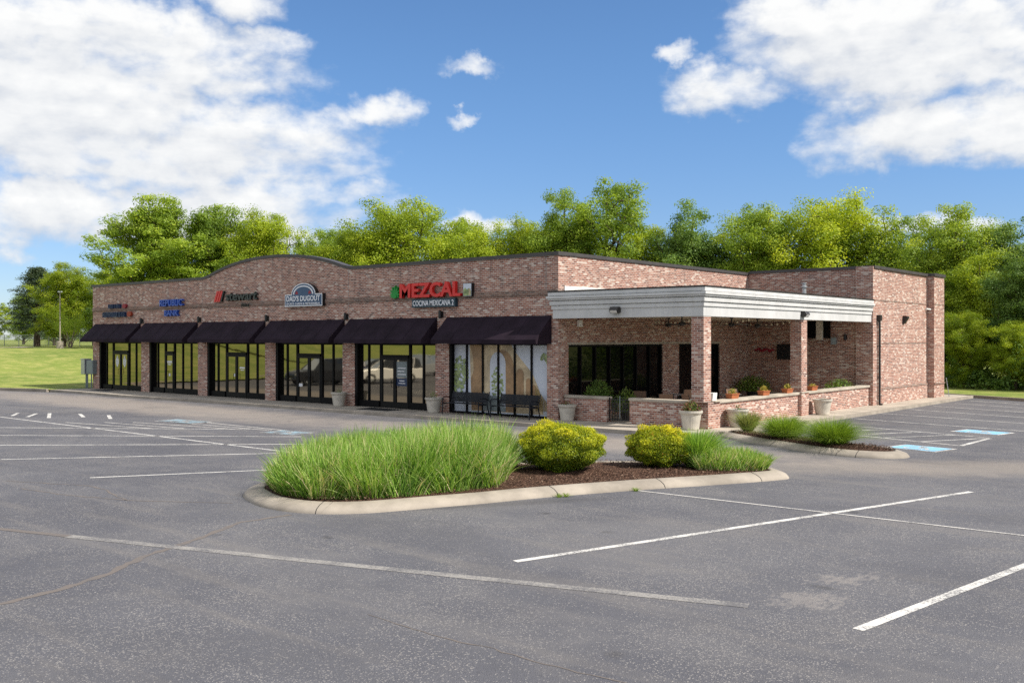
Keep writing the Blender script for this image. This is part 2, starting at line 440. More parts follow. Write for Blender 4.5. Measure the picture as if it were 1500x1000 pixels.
def np_mesh(name, V, F, mat, tint=None):
    """quad mesh straight from numpy arrays; tint is one value per vertex"""
    me = bpy.data.meshes.new(name)
    nv, nf = len(V), len(F)
    me.vertices.add(nv); me.vertices.foreach_set('co', np.ascontiguousarray(V, dtype=np.float32).ravel())
    me.loops.add(nf*4); me.loops.foreach_set('vertex_index', np.ascontiguousarray(F, dtype=np.int32).ravel())
    me.polygons.add(nf)
    me.polygons.foreach_set('loop_start', np.arange(0, nf*4, 4, dtype=np.int32))
    me.polygons.foreach_set('loop_total', np.full(nf, 4, dtype=np.int32))
    if tint is not None:
        a = me.attributes.new('tint', 'FLOAT', 'POINT'); a.data.foreach_set('value', np.clip(tint, 0, 1).astype(np.float32))
    me.materials.append(M[mat] if isinstance(mat, str) else mat)
    me.update(calc_edges=True)
    return me

def link(name, me, parent=None, loc=None):
    o = bpy.data.objects.new(name, me); COL.objects.link(o)
    if parent: o.parent = parent
    if loc is not None: o.location = loc
    return o

def unit(a): return a/np.maximum(np.linalg.norm(a, axis=1, keepdims=True), 1e-6)

def leaves(C, Nrm, size, tint, aspect=.6, along=None):
    """one rhombic leaf per centre"""
    n = len(C)
    if along is None:
        along = rng.normal(size=(n, 3))
    A = along-Nrm*np.sum(along*Nrm, axis=1, keepdims=True); A = unit(A)
    B = np.cross(Nrm, A)
    L = (size/2)[:, None]; W = (size*aspect/2)[:, None]
    V = np.stack([C-A*L, C+B*W-A*L*.1, C+A*L, C-B*W-A*L*.1], axis=1).reshape(-1, 3)
    F = np.arange(n*4).reshape(n, 4)
    return V, F, np.repeat(tint, 4)

def merge(parts):
    Vs, Fs, Ts = [], [], []; b = 0
    for V, F, T in parts:
        Vs.append(V); Fs.append(F+b); Ts.append(T); b += len(V)
    return np.concatenate(Vs), np.concatenate(Fs), np.concatenate(Ts)

# ------------------------------------------------------------------ ground, lot, pavements
def smooth01(t): t = min(1, max(0, t)); return t*t*(3-2*t)

LOT = [(-39,-4),(-40,-15),(-52,-27),(-62,-130),(90,-130),(90,-20),(60,0),(40,9.5),(18,20),(10,24.2),(5.6,26.5),(7.3,25.7),(7.2,13),(7.05,4.7),(6.9,-.2),(6.2,-1.45),(4.4,-1.75),(-10,-1.95),(-20,-2.05),(-26.8,-2.45),(-32,-2.25),(-34.6,-2.6)]
base = MB().poly([(-900,-700,-.6),(900,-700,-.6),(900,1100,-.6),(-900,1100,-.6)]).build('ground', 'lawn')
tag(base, kind='structure')
lot = MB().poly([(x, y, GZ) for x, y in LOT]).build('parking_lot', 'asphalt'); tag(lot, kind='structure')

def hill_z(x, y):
    d = -39.2-x-max(0, min(60, -y-14))*.95
    if d < 0: return -.02
    s = smooth01(d/34)
    z = s*(1.95+3.4*smooth01((-y-2)/26))
    z -= .22*smooth01((y+1)/3)*smooth01((d-11.4)/.5)*(1-smooth01((d-12.5)/6))          # shallow step added to the slope to make a dark line
    return z+.10*smooth01(d/.6)-.03

def grid(name, xs, ys, fn, mat):
    V = np.array([(x, y, fn(x, y)) for y in ys for x in xs])
    n = len(xs); F = [(j*n+i, j*n+i+1, (j+1)*n+i+1, (j+1)*n+i) for j in range(len(ys)-1) for i in range(n-1)]
    me = np_mesh(name, V, np.array(F), mat); me.polygons.foreach_set('use_smooth', [True]*len(F))
    return link(name, me)
xs = [-39.15-t for t in np.concatenate([np.arange(0, 36, .5), np.arange(36, 60, 2), [70, 90, 130, 200, 320, 600]])][::-1]
ys = list(np.concatenate([[-500, -300, -200, -150], np.arange(-120, 60, 2.0), [80, 120, 200, 400, 800]]))
tag(grid('lawn_slope', xs, ys, hill_z, 'lawn'), kind='structure')
strip = MB()
strip.poly([(-39.15,-3.9,.05),(-34.9,-2.5,.0),(-34.9,24,.0),(-39.15,24,.07)])
strip.poly([(-39.15,24,.07),(-34.9,24,.0),(5.5,26.4,-.01),(10,24.3,-.01),(18,20.1,-.01),(40,9.6,-.01),(60,.1,-.01),(90,-19.9,-.01),(300,-19.9,0),(300,800,0),(-39.15,800,.07)])
tag(strip.build('lawn', 'lawn'), kind='structure')

walk = MB()
outline = [(-34.6,.4),(-34.9,-2.25),(-32,-2.1),(-26.8,-2.3),(-20,-1.9),(-10,-1.8),(4.4,-1.6),(6.15,-1.3),(6.6,-.2),(6.65,.4)]
walk.prism(outline, lambda a, b, c: (a, b, c), -.2, 0)
tag(walk.build('pavement', 'walk', bevel=.015), kind='structure')
walk = MB().prism([(5.7,.4),(6.65,.4),(7.0,4.7),(7.12,13),(7.2,25.6),(5.6,26.3),(5.7,15)], lambda a, b, c: (a, b, c), -.2, -.004)
tag(walk.build('side_pavement', 'walk_side', bevel=.015), kind='structure')
tag(MB().box(.02, 5.7, .45, 14.98, -.2, .004).build('patio_floor', 'walk_side'), kind='structure')
# kerb along the front, the left end of the lot and the lawn behind
def kerb(pts, w, z0, z1, name='kerb', mat='curb'):
    mb = MB()
    P = [Vector((x, y, 0)) for x, y in pts]
    L = []
    for i, p in enumerate(P):
        d = (P[min(i+1, len(P)-1)]-P[max(i-1, 0)]).normalized(); L.append(Vector((-d.y, d.x, 0)))
    for i in range(len(P)-1):
        a, b, na, nb = P[i], P[i+1], L[i]*w, L[i+1]*w
        lo, hi = Vector((0,0,z0)), Vector((0,0,z1))
        mb.add([a+lo, b+lo, b+nb+lo, a+na+lo, a+hi, b+hi, b+nb*.85+hi, a+na*.85+hi],
               [(0,3,2,1),(4,5,6,7),(0,1,5,4),(2,3,7,6)]+([(3,0,4,7)] if i == 0 else [])+([(1,2,6,5)] if i == len(P)-2 else []))
    o = mb.build(name, mat); return tag(o, kind='structure')
kerb([(-34.9,-2.27),(-32,-2.12),(-26.8,-2.32),(-20,-1.92),(-10,-1.82),(4.4,-1.62),(6.17,-1.32),(6.63,-.2)][::1], -.16, -.2, .006)
kerb([(6.67,.4),(7.02,4.7),(7.14,13),(7.22,25.6)], -.15, -.2, .004)
kerb([(-34.9,-2.6),(-39,-4),(-40,-15),(-52,-27),(-62,-130)], -.2, -.2, .05)
kerb([(5.6,26.45),(10,24.2),(18,20),(40,9.5),(60,0),(90,-20)], .18, -.2, .03)

# ------------------------------------------------------------------ painted markings (parts of the lot)
def line(x0, y0, x1, y1, w=.1, mat='white_line', name='parking_line', z=GZ+.004):
    d = Vector((x1-x0, y1-y0, 0)); n = Vector((-d.y, d.x, 0)).normalized()*w/2
    a, b = Vector((x0, y0, z)), Vector((x1, y1, z))
    return MB().poly([a-n, b-n, b+n, a+n]).build(name, mat, lot)
for a in [(.46,-17.58,3.75,-12.0),(-4.40,-17.48,.05,-11.9),(-7.88,-16.09,-1.2,-10.1),(-10.84,-14.89,-3.2,-9.0),(-13.64,-13.76,-6.5,-8.6)]:
    line(*a)
line(-22,-11.84,2.2,-11.78)
for a in [(-18.5,-11.32,-19.95,-10.48),(-17.55,-11.15,-19.0,-10.15),(-16.39,-10.84,-18.78,-9.73),(-15.68,-9.82,-17.48,-9.10),(-14.2,-9.5,-15.9,-8.7)]:
    line(*a, w=.14)
for i, a in enumerate([(-13.94,-11.35,-9.30,-10.60),(-12.86,-10.44,-8.45,-9.88),(-12.06,-9.76,-6.64,-8.84),(-10.91,-8.80,-5.55,-8.39),(-10.05,-8.08,-4.64,-8.08)]):
    line(*a, mat='thin_line', z=GZ+.006)
line(12.77,-17.69,15.86,-7.16,.125); line(10.63,-11.34,20.5,-11.20, .075, 'thin_line', z=GZ+.006)
line(17.54,-17.76,18.35,-12.4,.13); line(20.6,-17.2,21.2,-10.5)
line(6.37,-20.85,16.24,-17.66, .19, 'faded_line'); line(4.6,-21.4,6.37,-20.85, .14, 'crack', 'faded_line')
for a in [(7.31,6.15,13.39,4.40),(7.27,8.93,13.9,7.45),(7.25,12.2,13.5,10.55),(7.45,15.2,13.5,13.2),(7.66,17.9,13.5,15.9),(7.81,20.6,13.2,18.4),(7.8,23.2,12.6,20.6)]:
    line(*a, w=.09)
line(7.0,3.5,13.29,1.53, .09); line(13.29,1.53,13.37,4.3, .14)
for a in [(7.67,3.22,8.90,5.57),(8.7,2.98,10.0,5.3),(9.72,2.67,11.12,4.98),(10.83,2.32,12.25,4.67),(12.06,1.93,13.27,4.2)]:
    line(*a, w=.09, z=GZ+.006)
def symbol(c, ux, uy, sx, sy, worn=''):
    """blue accessible-bay square: white border and wheelchair figure"""
    def P(a, b, z): return (c[0]+ux[0]*a*sx+uy[0]*b*sy, c[1]+ux[1]*a*sx+uy[1]*b*sy, GZ+z)
    o = MB().poly([P(-.5,-.5,.006), P(.5,-.5,.006), P(.5,.5,.006), P(-.5,.5,.006)]).build('accessible_symbol', 'white_line'+worn, lot)
    MB().poly([P(-.43,-.43,.010), P(.43,-.43,.010), P(.43,.43,.010), P(-.43,.43,.010)]).build('blue_field', 'blue_paint'+worn, o)
    mb = MB()
    def stroke(pts, w):
        for (a0, b0), (a1, b1) in zip(pts, pts[1:]):
            dx, dy = a1-a0, b1-b0; l = math.hypot(dx, dy); nx, ny = -dy/l*w/2, dx/l*w/2
            mb.poly([P(a0-nx, b0-ny, .014), P(a1-nx, b1-ny, .014), P(a1+nx, b1+ny, .014), P(a0+nx, b0+ny, .014)])
    stroke([(-.04+.2*math.cos(R(t)), -.13+.2*math.sin(R(t))) for t in range(105, 346, 20)], .055)
    stroke([(-.04,.2),(-.02,-.02),(.14,-.02),(.22,-.27),(.29,-.25)], .065)
    stroke([(-.03,.1),(.12,.1)], .05)
    mb.poly([P(-.05+.06*math.cos(R(t)), .30+.06*math.sin(R(t)), .014) for t in range(0, 360, 30)])
    mb.build('wheelchair_figure', 'white_line'+worn, o)
    return o
symbol((12.6,.15), (.98,-.2), (.2,.98), 1.55, 1.15)
symbol((12.66,6.25), (.98,-.2), (.2,.98), 1.6, 1.15)
symbol((-11.0,-8.35), (.99,.1), (-.1,.99), 2.2, 1.0, '_worn')
symbol((-4.6,-8.5), (.99,.1), (-.1,.99), 1.6, 1.0, '_worn')

def crack(pts, w):
    P = [Vector((x, y, GZ+.003)) for x, y in pts]
    Q = []
    for a, b in zip(P, P[1:]):                                  # wander between the measured points
        k = max(2, int((b-a).length/.12))
        for i in range(k): Q.append(a.lerp(b, i/k)+Vector((random.gauss(0, .012), random.gauss(0, .012), 0)))
    Q.append(P[-1]); mb = MB(); vs = []
    for i, p in enumerate(Q):
        d = (Q[min(i+1, len(Q)-1)]-Q[max(i-1, 0)]).normalized(); n = Vector((-d.y, d.x, 0))*w/2*random.uniform(.55, 1.3)
        vs += [p-n, p+n]
    mb.add(vs, [(2*i, 2*i+2, 2*i+3, 2*i+1) for i in range(len(Q)-1)])
    return mb.build('pavement_crack', 'crack', lot)
crack([(9.60,-23.18),(9.48,-22.49),(9.16,-21.64),(8.58,-20.84),(8.34,-20.28),(7.99,-19.49),(7.43,-18.50),(7.5,-17.5)], .115)
crack([(-.46,-18.96),(.41,-18.62),(1.56,-18.15),(2.36,-18.19),(3.35,-18.47),(3.98,-18.56)], .05)
crack([(.85,-19.23),(2.45,-19.01),(4.08,-18.47),(5.7,-17.45)], .05)
crack([(13.17,-20.72),(14.08,-20.77),(15.0,-20.73),(15.69,-20.73),(16.56,-20.66)], .022)

# ------------------------------------------------------------------ planted islands
def resample(pts, step):
    P = [Vector((x, y)) for x, y in pts]; out = []
    n = len(P)
    for i in range(n):                                          # closed Catmull-Rom
        p0, p1, p2, p3 = P[i-1], P[i], P[(i+1) % n], P[(i+2) % n]
        k = max(1, int((p2-p1).length/step))
        for j in range(k):
            t = j/k
            out.append(.5*((2*p1)+(p2-p0)*t+(2*p0-5*p1+4*p2-p3)*t*t+(3*p1-p0-3*p2+p3)*t**3))
    return out
def island(outer, w, joints):
    O = resample(outer, .12); n = len(O)
    area = sum(O[i].x*O[(i+1) % n].y-O[(i+1) % n].x*O[i].y for i in range(n))
    sgn = 1 if area > 0 else -1
    N = []
    for i in range(n):
        d = (O[(i+2) % n]-O[i-2]).normalized(); N.append(Vector((-d.y, d.x))*sgn)
    mb = MB(); prof = [(0, GZ-.05), (.012, GZ+.02), (.06, GZ+.075), (.2, GZ+.125), (w*.9, GZ+.155), (w, GZ+.15), (w+.02, GZ+.06)]
    vs = [(O[i].x+N[i].x*a, O[i].y+N[i].y*a, z) for a, z in prof for i in range(n)]
    mb.add(vs, [(k*n+i, k*n+(i+1) % n, (k+1)*n+(i+1) % n, (k+1)*n+i) for k in range(len(prof)-1) for i in range(n)])
    o = mb.build('kerb', 'curb', smooth=True); tag(o, kind='structure')
    jm = MB()
    for f in joints:                                            # saw joints across the kerb
        i = int(f*n) % n; t = Vector((O[(i+1) % n]-O[i-1])).normalized()*.007
        for (a0, z0), (a1, z1) in zip(prof, prof[1:]):
            p = O[i]+N[i]*a0; q = O[i]+N[i]*a1
            jm.add([(p.x-t.x, p.y-t.y, z0+.004), (p.x+t.x, p.y+t.y, z0+.004), (q.x+t.x, q.y+t.y, z1+.004), (q.x-t.x, q.y-t.y, z1+.004)], [(0,1,2,3)])
    jm.build('kerb_joint', 'mat', o)
    I = [O[i]+N[i]*(w-.01) for i in range(n)]
    c = sum(I, Vector((0, 0)))/n
    mb = MB(); rings = 6; vs = []
    for r in range(rings):
        s = 1-r/rings
        for p in I:
            q = c+(p-c)*s; h = GZ+.13+.09*math.sin(math.pi*.5*(1-s))+(random.uniform(-.012, .012) if r else 0)
            vs.append((q.x, q.y, h))
    vs.append((c.x, c.y, GZ+.22))
    fs = [(k*n+i, k*n+(i+1) % n, (k+1)*n+(i+1) % n, (k+1)*n+i) for k in range(rings-1) for i in range(n)]
    fs += [((rings-1)*n+i, (rings-1)*n+(i+1) % n, rings*n) for i in range(n)]
    mb.add(vs, fs)
    tag(mb.build('mulch_bed', 'mulch'), kind='structure')
    return I
NEAR = [(5.0,-16.75),(5.83,-17.18),(6.55,-17.38),(7.25,-17.36),(7.9,-17.1),(8.41,-16.57),(8.73,-15.91),(9.02,-15.19),(9.34,-14.44),(9.80,-13.14),(10.65,-11.29),(11.52,-9.63),(12.2,-8.2),(12.25,-7.65),(11.6,-7.0),(10.6,-6.95),(9.3,-7.5),(7.6,-8.9),(6.2,-10.7),(5.1,-12.6),(4.35,-14.4),(4.3,-15.8)]
near_in = island(NEAR, .42, [.10, .27, .355, .44, .56, .7])
FAR = [(6.75,-.55),(7.1,-.92),(8.2,-1.62),(9.51,-2.31),(10.69,-2.86),(11.71,-3.12),(12.51,-3.0),(12.98,-2.6),(13.05,-2.1),(12.6,-1.45),(11.6,-1.0),(10.2,-.35),(8.8,.15),(7.6,.42),(6.85,.1)]
far_in = island(FAR, .36, [.06, .2, .32, .36, .39, .6, .8])
# loose bark chips over both beds
def inside(p, poly):
    c = False; n = len(poly); x, y = p
    for i in range(n):
        a, b = poly[i], poly[i-1]
        if (a.y > y) != (b.y > y) and x < (b.x-a.x)*(y-a.y)/(b.y-a.y)+a.x: c = not c
    return c
def scatter(poly, n):
    xs = [p.x for p in poly]; ys = [p.y for p in poly]; out = []
    while len(out) < n:
        p = (random.uniform(min(xs), max(xs)), random.uniform(min(ys), max(ys)))
        if inside(p, poly): out.append(p)
    return out
M['chip'] = leafmat('bark_chips', [(0, (.02, .010, .007)), (.5, (.075, .038, .025)), (.9, (.15, .085, .058)), (1, (.26, .18, .13))], 0, .9)
P = np.array(scatter(near_in, 9000)+scatter(far_in, 5000))
n = len(P)
cz = np.full(n, GZ+.165)+rng.uniform(0, .055, n)
V, F, T = leaves(np.c_[P, cz], unit(rng.normal(size=(n, 3))*.5+[0, 0, 1]), rng.uniform(.025, .07, n), rng.random(n), .4)
tag(link('bark_chips', np_mesh('bark_chips', V, F, 'chip', T)), 'loose brown bark chips mulching the planted islands', 'mulch', kind='stuff')

# ------------------------------------------------------------------ grasses and shrubs
def blades(P, z, L, lean, w, droop=.35, seg=4, out=None):
    """curved tapering ribbons; P (n,2) feet, L lengths, lean outward tilt"""
    n = len(P)
    ang = rng.uniform(0, 2*np.pi, n)
    D = np.c_[np.cos(ang), np.sin(ang)]
    if out is not None: D = unit(D*.45+out)
    face = rng.uniform(0, 2*np.pi, n)
    S = np.c_[np.cos(face), np.sin(face), np.zeros(n)]
    ts = np.linspace(0, 1, seg)
    V = np.empty((n, seg, 2, 3))
    for k, t in enumerate(ts):
        horiz = L*(lean*t+droop*lean*1.4*t**2.6)
        up = L*(t*np.cos(lean*.8)-droop*.5*lean*t**3)
        c = np.c_[P[:, 0]+D[:, 0]*horiz, P[:, 1]+D[:, 1]*horiz, z+up]
        ww = (w*(1-.15*t) if k < seg-1 else w*.12)
        V[:, k, 0] = c-S*ww[:, None]/2; V[:, k, 1] = c+S*ww[:, None]/2
    idx = np.arange(n*seg*2).reshape(n, seg, 2)
    F = np.stack([idx[:, :-1, 0], idx[:, :-1, 1], idx[:, 1:, 1], idx[:, 1:, 0]], axis=-1).reshape(-1, 4)
    return V.reshape(-1, 3), F

def grass_bed(name, poly, n, h, mat, w=.012, hfun=None, clump=70):
    C = np.array(scatter(poly, clump))
    k = rng.integers(0, clump, n)
    Pq = np.array(scatter(poly, n))
    near = np.argmin(((Pq[:, None]-C[None])**2).sum(-1), axis=1)
    v = (Pq-C[near]); r = np.linalg.norm(v, axis=1)
    ch = rng.uniform(.86, 1.12, clump)
    L = h*ch[near]*np.where(rng.random(n) < .35, rng.uniform(.35, .75, n), rng.uniform(.72, 1.06, n))
    if hfun is not None: L *= np.array([hfun(*p) for p in Pq])
    Q = np.array([tuple(p) for p in poly]); de = np.full(n, 9.)
    for a, b in zip(Q, np.roll(Q, -1, 0)):
        ab = b-a; tt = np.clip(((Pq-a)@ab)/(ab@ab), 0, 1); de = np.minimum(de, np.linalg.norm(Pq-a-tt[:, None]*ab, axis=1))
    L *= .72+.28*np.clip(de/.35, 0, 1)
    lean = np.clip(np.abs(rng.normal(.12, .17, n))+r*.22+.2*np.clip(1-de/.3, 0, 1), .02, .95)
    out = unit(v+rng.normal(size=(n, 2))*.2)
    V, F = blades(Pq, GZ+.15, L, lean, rng.uniform(.7, 1.25, n)*w, rng.uniform(.15, .6, n), out=out)
    base_t = np.clip(rng.normal(.48, .30, n)+(rng.random(clump)[near]-.5)*.25, 0, 1)
    base_t = np.where(rng.random(n) < .045, 1.0, base_t)
    T = np.repeat(base_t, 8)
    return np_mesh(name, V, F, mat, T)
def along(p):    # 0 at the left end of the near island, 1 at its right end
    return ((p[0]-5.2)*.53+(p[1]+17.0)*.85)/11.3
def across(p): return -(p[0]-5.2)*.85+(p[1]+17.0)*.53
big = [p for p in [Vector(q) for q in []]]
poly_big = [p for p in near_in]
GP = [Vector((x, y)) for x, y in [(4.9,-15.5),(5.6,-16.55),(6.4,-16.88),(7.2,-16.8),(7.9,-16.25),(8.3,-15.5),(8.65,-14.45),(8.9,-13.6),(8.6,-13.0),(7.9,-12.1),(7.2,-11.1),(6.7,-10.5),(6.2,-11.2),(5.2,-13.0),(4.7,-14.3)]]
def hbig(x, y):
    a = max(0, along((x, y)))
    return .80+.30*smooth01(a/.38)-.12*smooth01((a-.5)/.12)-.22*smooth01((a-.40)/.1)*smooth01((1.0-across((x, y)))/1.2)
me = grass_bed('ornamental_grass', GP, 34000, 1.0, 'blade', .016, hbig, 150)
tag(link('ornamental_grass', me), 'tall light green ornamental grass filling the wide left end of the kerbed island', 'grass', kind='stuff')
GP2 = [Vector((x, y)) for x, y in [(10.7,-8.95),(11.1,-8.75),(11.75,-7.95),(11.7,-7.55),(11.2,-7.45),(10.3,-7.8),(10.2,-8.3)]]
me = grass_bed('ornamental_grass', GP2, 6500, .55, 'blade', .015, None, 16)
tag(link('ornamental_grass', me), 'short green grass at the pointed right end of the near island', 'grass', kind='stuff')

def tuft(name, label, x, y, h, rad, n, mat, w=.009, lean0=.35, z=GZ+.16, group=None, parent=None):
    a = rng.uniform(0, 2*np.pi, n); r = rad*.28*np.sqrt(rng.random(n))
    Pq = np.c_[np.cos(a)*r, np.sin(a)*r]
    out = unit(Pq+rng.normal(size=(n, 2))*.03)
    L = h*rng.uniform(.55, 1.15, n)
    lean = np.clip(np.abs(rng.normal(0, lean0, n))+.4*r/rad, .02, 1.0)
    V, F = blades(Pq, 0, L, lean, rng.uniform(.7, 1.2, n)*w, .75, 5, out)
    T = np.repeat(np.clip(rng.normal(.5, .22, n), 0, 1), 10)
    o = link(name, np_mesh(name, V, F, mat, T), parent, (x, y, z))
    if label: tag(o, label, 'ornamental grass', group)
    return o
tuft('ornamental_grass_clump', 'upright dark green grass clump beside the smaller golden shrub', 10.35, -8.4, .82, .75, 3200, 'blade', .012, .25)
tuft('ornamental_grass_clump', 'small pale variegated grass clump nearest the patio corner on the far island', 7.45, .0, .62, .5, 1500, 'blade_pale', .010, .25)
tuft('ornamental_grass_clump', 'middle fine-bladed green fountain grass on the far island', 9.2, -1.2, .70, .95, 3400, 'blade_fine', .008, .55)
tuft('ornamental_grass_clump', 'rightmost fine-bladed green fountain grass on the far island', 10.95, -2.0, .74, .9, 3600, 'blade_fine', .008, .55)
for x, y in [(9.95,-13.0),(10.02,-12.86),(10.68,-11.42)]:
    tuft('weed', None, x, y, .09, .12, 60, 'blade_fine', .008, .6, GZ).rotation_euler = (0, 0, 0)
for o in [o for o in COL.objects if o.name.startswith('weed')]:
    tag(o, 'tiny green weed growing in the kerb gutter of the near island', 'weed', 'weeds in the near kerb gutter')

def shrub(label, x, y, rx, ry, h, n, shade):
    t = thing('golden_shrub', label, 'shrub', (x, y, GZ+.16))
    d = unit(rng.normal(size=(n, 3)))
    u = rng.random(n)
    # lumpy shell
    lump = np.zeros(n)
    for k in range(46):
        c = unit(rng.normal(size=(1, 3)))[0]; lump = np.maximum(lump, np.exp(-((d-c)**2).sum(1)*26)*rng.uniform(.4, 1))
    rad = (.78+.26*lump)*(1-.24*u**2.2)
    sq = np.abs(d)**1.0
    P = d*rad[:, None]
    P[:, 0] *= rx; P[:, 1] *= ry
    zz = P[:, 2]; P[:, 2] = h*.47+zz*h*.55
    low = P[:, 2] < .0; P[low, 2] = rng.uniform(.0, .3, low.sum())
    shoot = rng.random(n) < .10
    P[shoot] += d[shoot]*np.array([.05, .05, .07])*rng.random((shoot.sum(), 1))
    N = unit(d*.7+rng.normal(size=(n, 3))*.75+[0, 0, .35])
    # young growth at the outer tips is yellow, older leaves inside are green
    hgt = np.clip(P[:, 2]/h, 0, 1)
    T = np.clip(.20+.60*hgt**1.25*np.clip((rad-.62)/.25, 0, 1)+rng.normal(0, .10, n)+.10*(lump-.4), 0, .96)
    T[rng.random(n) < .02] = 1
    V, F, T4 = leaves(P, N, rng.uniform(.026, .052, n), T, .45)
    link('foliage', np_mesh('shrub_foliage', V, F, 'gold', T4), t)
    mb = MB()
    for k in range(9):
        a = 2*math.pi*k/9
        mb.tube([(.05*math.cos(a), .05*math.sin(a), -.06), (.3*rx*math.cos(a), .3*ry*math.sin(a), h*.3), (.6*rx*math.cos(a), .6*ry*math.sin(a), h*.62)], [.016, .012, .006], 6)
    # twiggy dark core keeps daylight from showing through
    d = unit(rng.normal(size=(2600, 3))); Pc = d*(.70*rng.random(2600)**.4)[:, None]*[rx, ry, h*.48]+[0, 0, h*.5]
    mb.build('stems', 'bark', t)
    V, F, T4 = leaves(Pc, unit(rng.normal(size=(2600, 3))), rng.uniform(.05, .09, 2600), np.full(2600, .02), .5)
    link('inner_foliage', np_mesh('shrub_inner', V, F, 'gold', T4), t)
    return t
shrub('larger round golden-yellow shrub next to the tall grass mass', 8.55, -11.05, 1.14, 1.05, 1.16, 56000, 0)
shrub('smaller round golden-yellow shrub on the right part of the near island', 9.70, -8.95, .86, .80, .99, 40000, 0)

# ------------------------------------------------------------------ the building
B = thing('strip_mall', 'long single-storey brick strip mall with arched parapet and black awnings', 'building')
H = 6.06
def arch(x):
    t = abs((x+17.15)/5.55); a = 1-t**2.2; k = .16
    hh = max(k-abs(a), 0)/k
    return H+.81*(max(a, 0)+hh*hh*k*.25) if t < 1.15 else H
PIERS = [(-34.62,-33.86),(-29.11,-28.26),(-23.45,-22.6),(-17.66,-16.84),(-11.97,-11.16),(-6.23,-5.47),(-.52,0)]
WZ = 2.76
mb = MB()
fx = lambda a, b, c: (a, c, b)
xs = [-34.62]+list(np.linspace(-23.6, -10.7, 44))+[0]
# upper wall with the arched parapet
front = [(-34.62, WZ), (0, WZ)]+[(x, arch(x)) for x in xs[::-1]]
n = len(front)
vs = [(a, 0, b) for a, b in front]+[(a, .35, b) for a, b in front]
mb.add(vs, [tuple(range(n)), tuple(range(n, 2*n))[::-1]]+[(i+n, (i+1) % n+n, (i+1) % n, i) for i in range(n)])
for x0, x1 in PIERS[:-1]: mb.box(x0, x1, .0, .45, -.05, WZ)
mb.box(-.52, 0, 0, .45, -.05, WZ)
mb.build('front_wall', 'brick', B)
mb = MB()
segs = [(-34.64, -8.85), (-4.0, -.0)]
mb.box(-34.62, .012, -.045, -.001, 4.55, 4.72); mb.box(-34.62, .012, -.03, -.001, 4.50, 4.549)
mb.build('brick_ledge', 'brick_ledge', B)
mb = MB()
mb.box(-34.62, -34.27, .351, 24, -.05, H)
mb.build('left_wall', 'brick', B)
# side wall towards the patio (x = 0), with window and door openings
mb = MB()
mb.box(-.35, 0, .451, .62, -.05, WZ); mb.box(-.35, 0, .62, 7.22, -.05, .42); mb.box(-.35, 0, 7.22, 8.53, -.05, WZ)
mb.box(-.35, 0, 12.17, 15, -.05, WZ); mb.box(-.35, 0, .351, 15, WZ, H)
mb.build('side_wall', 'brick_lit', B)
MB().box(-.06, .012, .55, 12.3, WZ-.05, WZ+.035).build('lintel', 'sill', B)
MB().box(.001, .03, .36, 14.98, 4.60, 4.86).build('roof_flashing', 'white', B)
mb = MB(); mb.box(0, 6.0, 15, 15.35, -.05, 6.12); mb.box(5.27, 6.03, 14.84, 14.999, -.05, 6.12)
mb.build('return_wall', 'brick_lit', B)
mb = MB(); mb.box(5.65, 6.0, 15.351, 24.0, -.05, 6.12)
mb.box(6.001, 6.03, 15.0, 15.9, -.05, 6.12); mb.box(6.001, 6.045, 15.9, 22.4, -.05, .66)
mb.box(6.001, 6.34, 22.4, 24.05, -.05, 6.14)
mb.build('right_wall', 'brick_lit', B)
mb = MB()
mb.add([(6.001,15.9,.66),(6.07,15.9,.66),(6.07,22.4,.66),(6.001,22.4,.66),(6.001,15.9,.76),(6.001,22.4,.76),(6.07,15.9,.69),(6.07,22.4,.69)], [(0,3,2,1),(1,2,7,6),(6,7,5,4),(0,1,6,4),(2,3,5,7)])
mb.box(6.341, 6.385, 22.4, 24.06, .66, .73)
mb.box(6.001, 6.012, 15.9, 22.4, 2.70, 2.745); mb.box(6.001, 6.012, 15.9, 22.4, 4.61, 4.665); mb.box(6.341, 6.352, 22.4, 24.05, 4.61, 4.66); mb.box(6.031, 6.042, 15.0, 15.9, 4.61, 4.66)
mb.build('water_table', 'brick_ledge', B)
MB().box(-34.27, 5.65, 23.65, 24.0, -.05, H).build('back_wall', 'brick', B)
mb = MB(); mb.box(-34.27, -.351, .352, 23.64, 5.2, 5.35); mb.box(-.35, 5.64, 15.36, 23.64, 5.2, 5.35)
mb.build('roof', 'roof', B)
for x in (-.56, -11.57, -23.03):
    MB().box(x-.006, x+.006, -.004, -.001, WZ+.9, H-.11).build('control_joint', 'grey_box', B)
# metal coping along the parapet
mb = MB()
for x0, x1 in zip(xs, xs[1:]):
    z0, z1 = arch(x0), arch(x1); a0 = x0-(.05 if x0 < -34 else 0); a1 = x1+(.05 if x1 == 0 else 0)
    mb.add([(a0,-.05,z0-.10),(a1,-.05,z1-.10),(a1,-.05,z1+.035),(a0,-.05,z0+.035),(a0,.40,z0-.10),(a1,.40,z1-.10),(a1,.40,z1+.035),(a0,.40,z0+.035)],
           [(0,1,2,3),(5,4,7,6),(3,2,6,7),(0,4,5,1)]+([(0,3,7,4)] if x0 < -34 else [])+([(1,5,6,2)] if x1 == 0 else []))
mb.box(-.4, .05, .401, 15.05, 5.97, H+.035); mb.box(.051, 6.08, 14.94, 15.4, 6.03, 6.155); mb.box(5.62, 6.08, 15.401, 22.35, 6.03, 6.155); mb.box(5.62, 6.40, 22.351, 24.12, 6.03, 6.175)
mb.build('coping', 'coping', B)
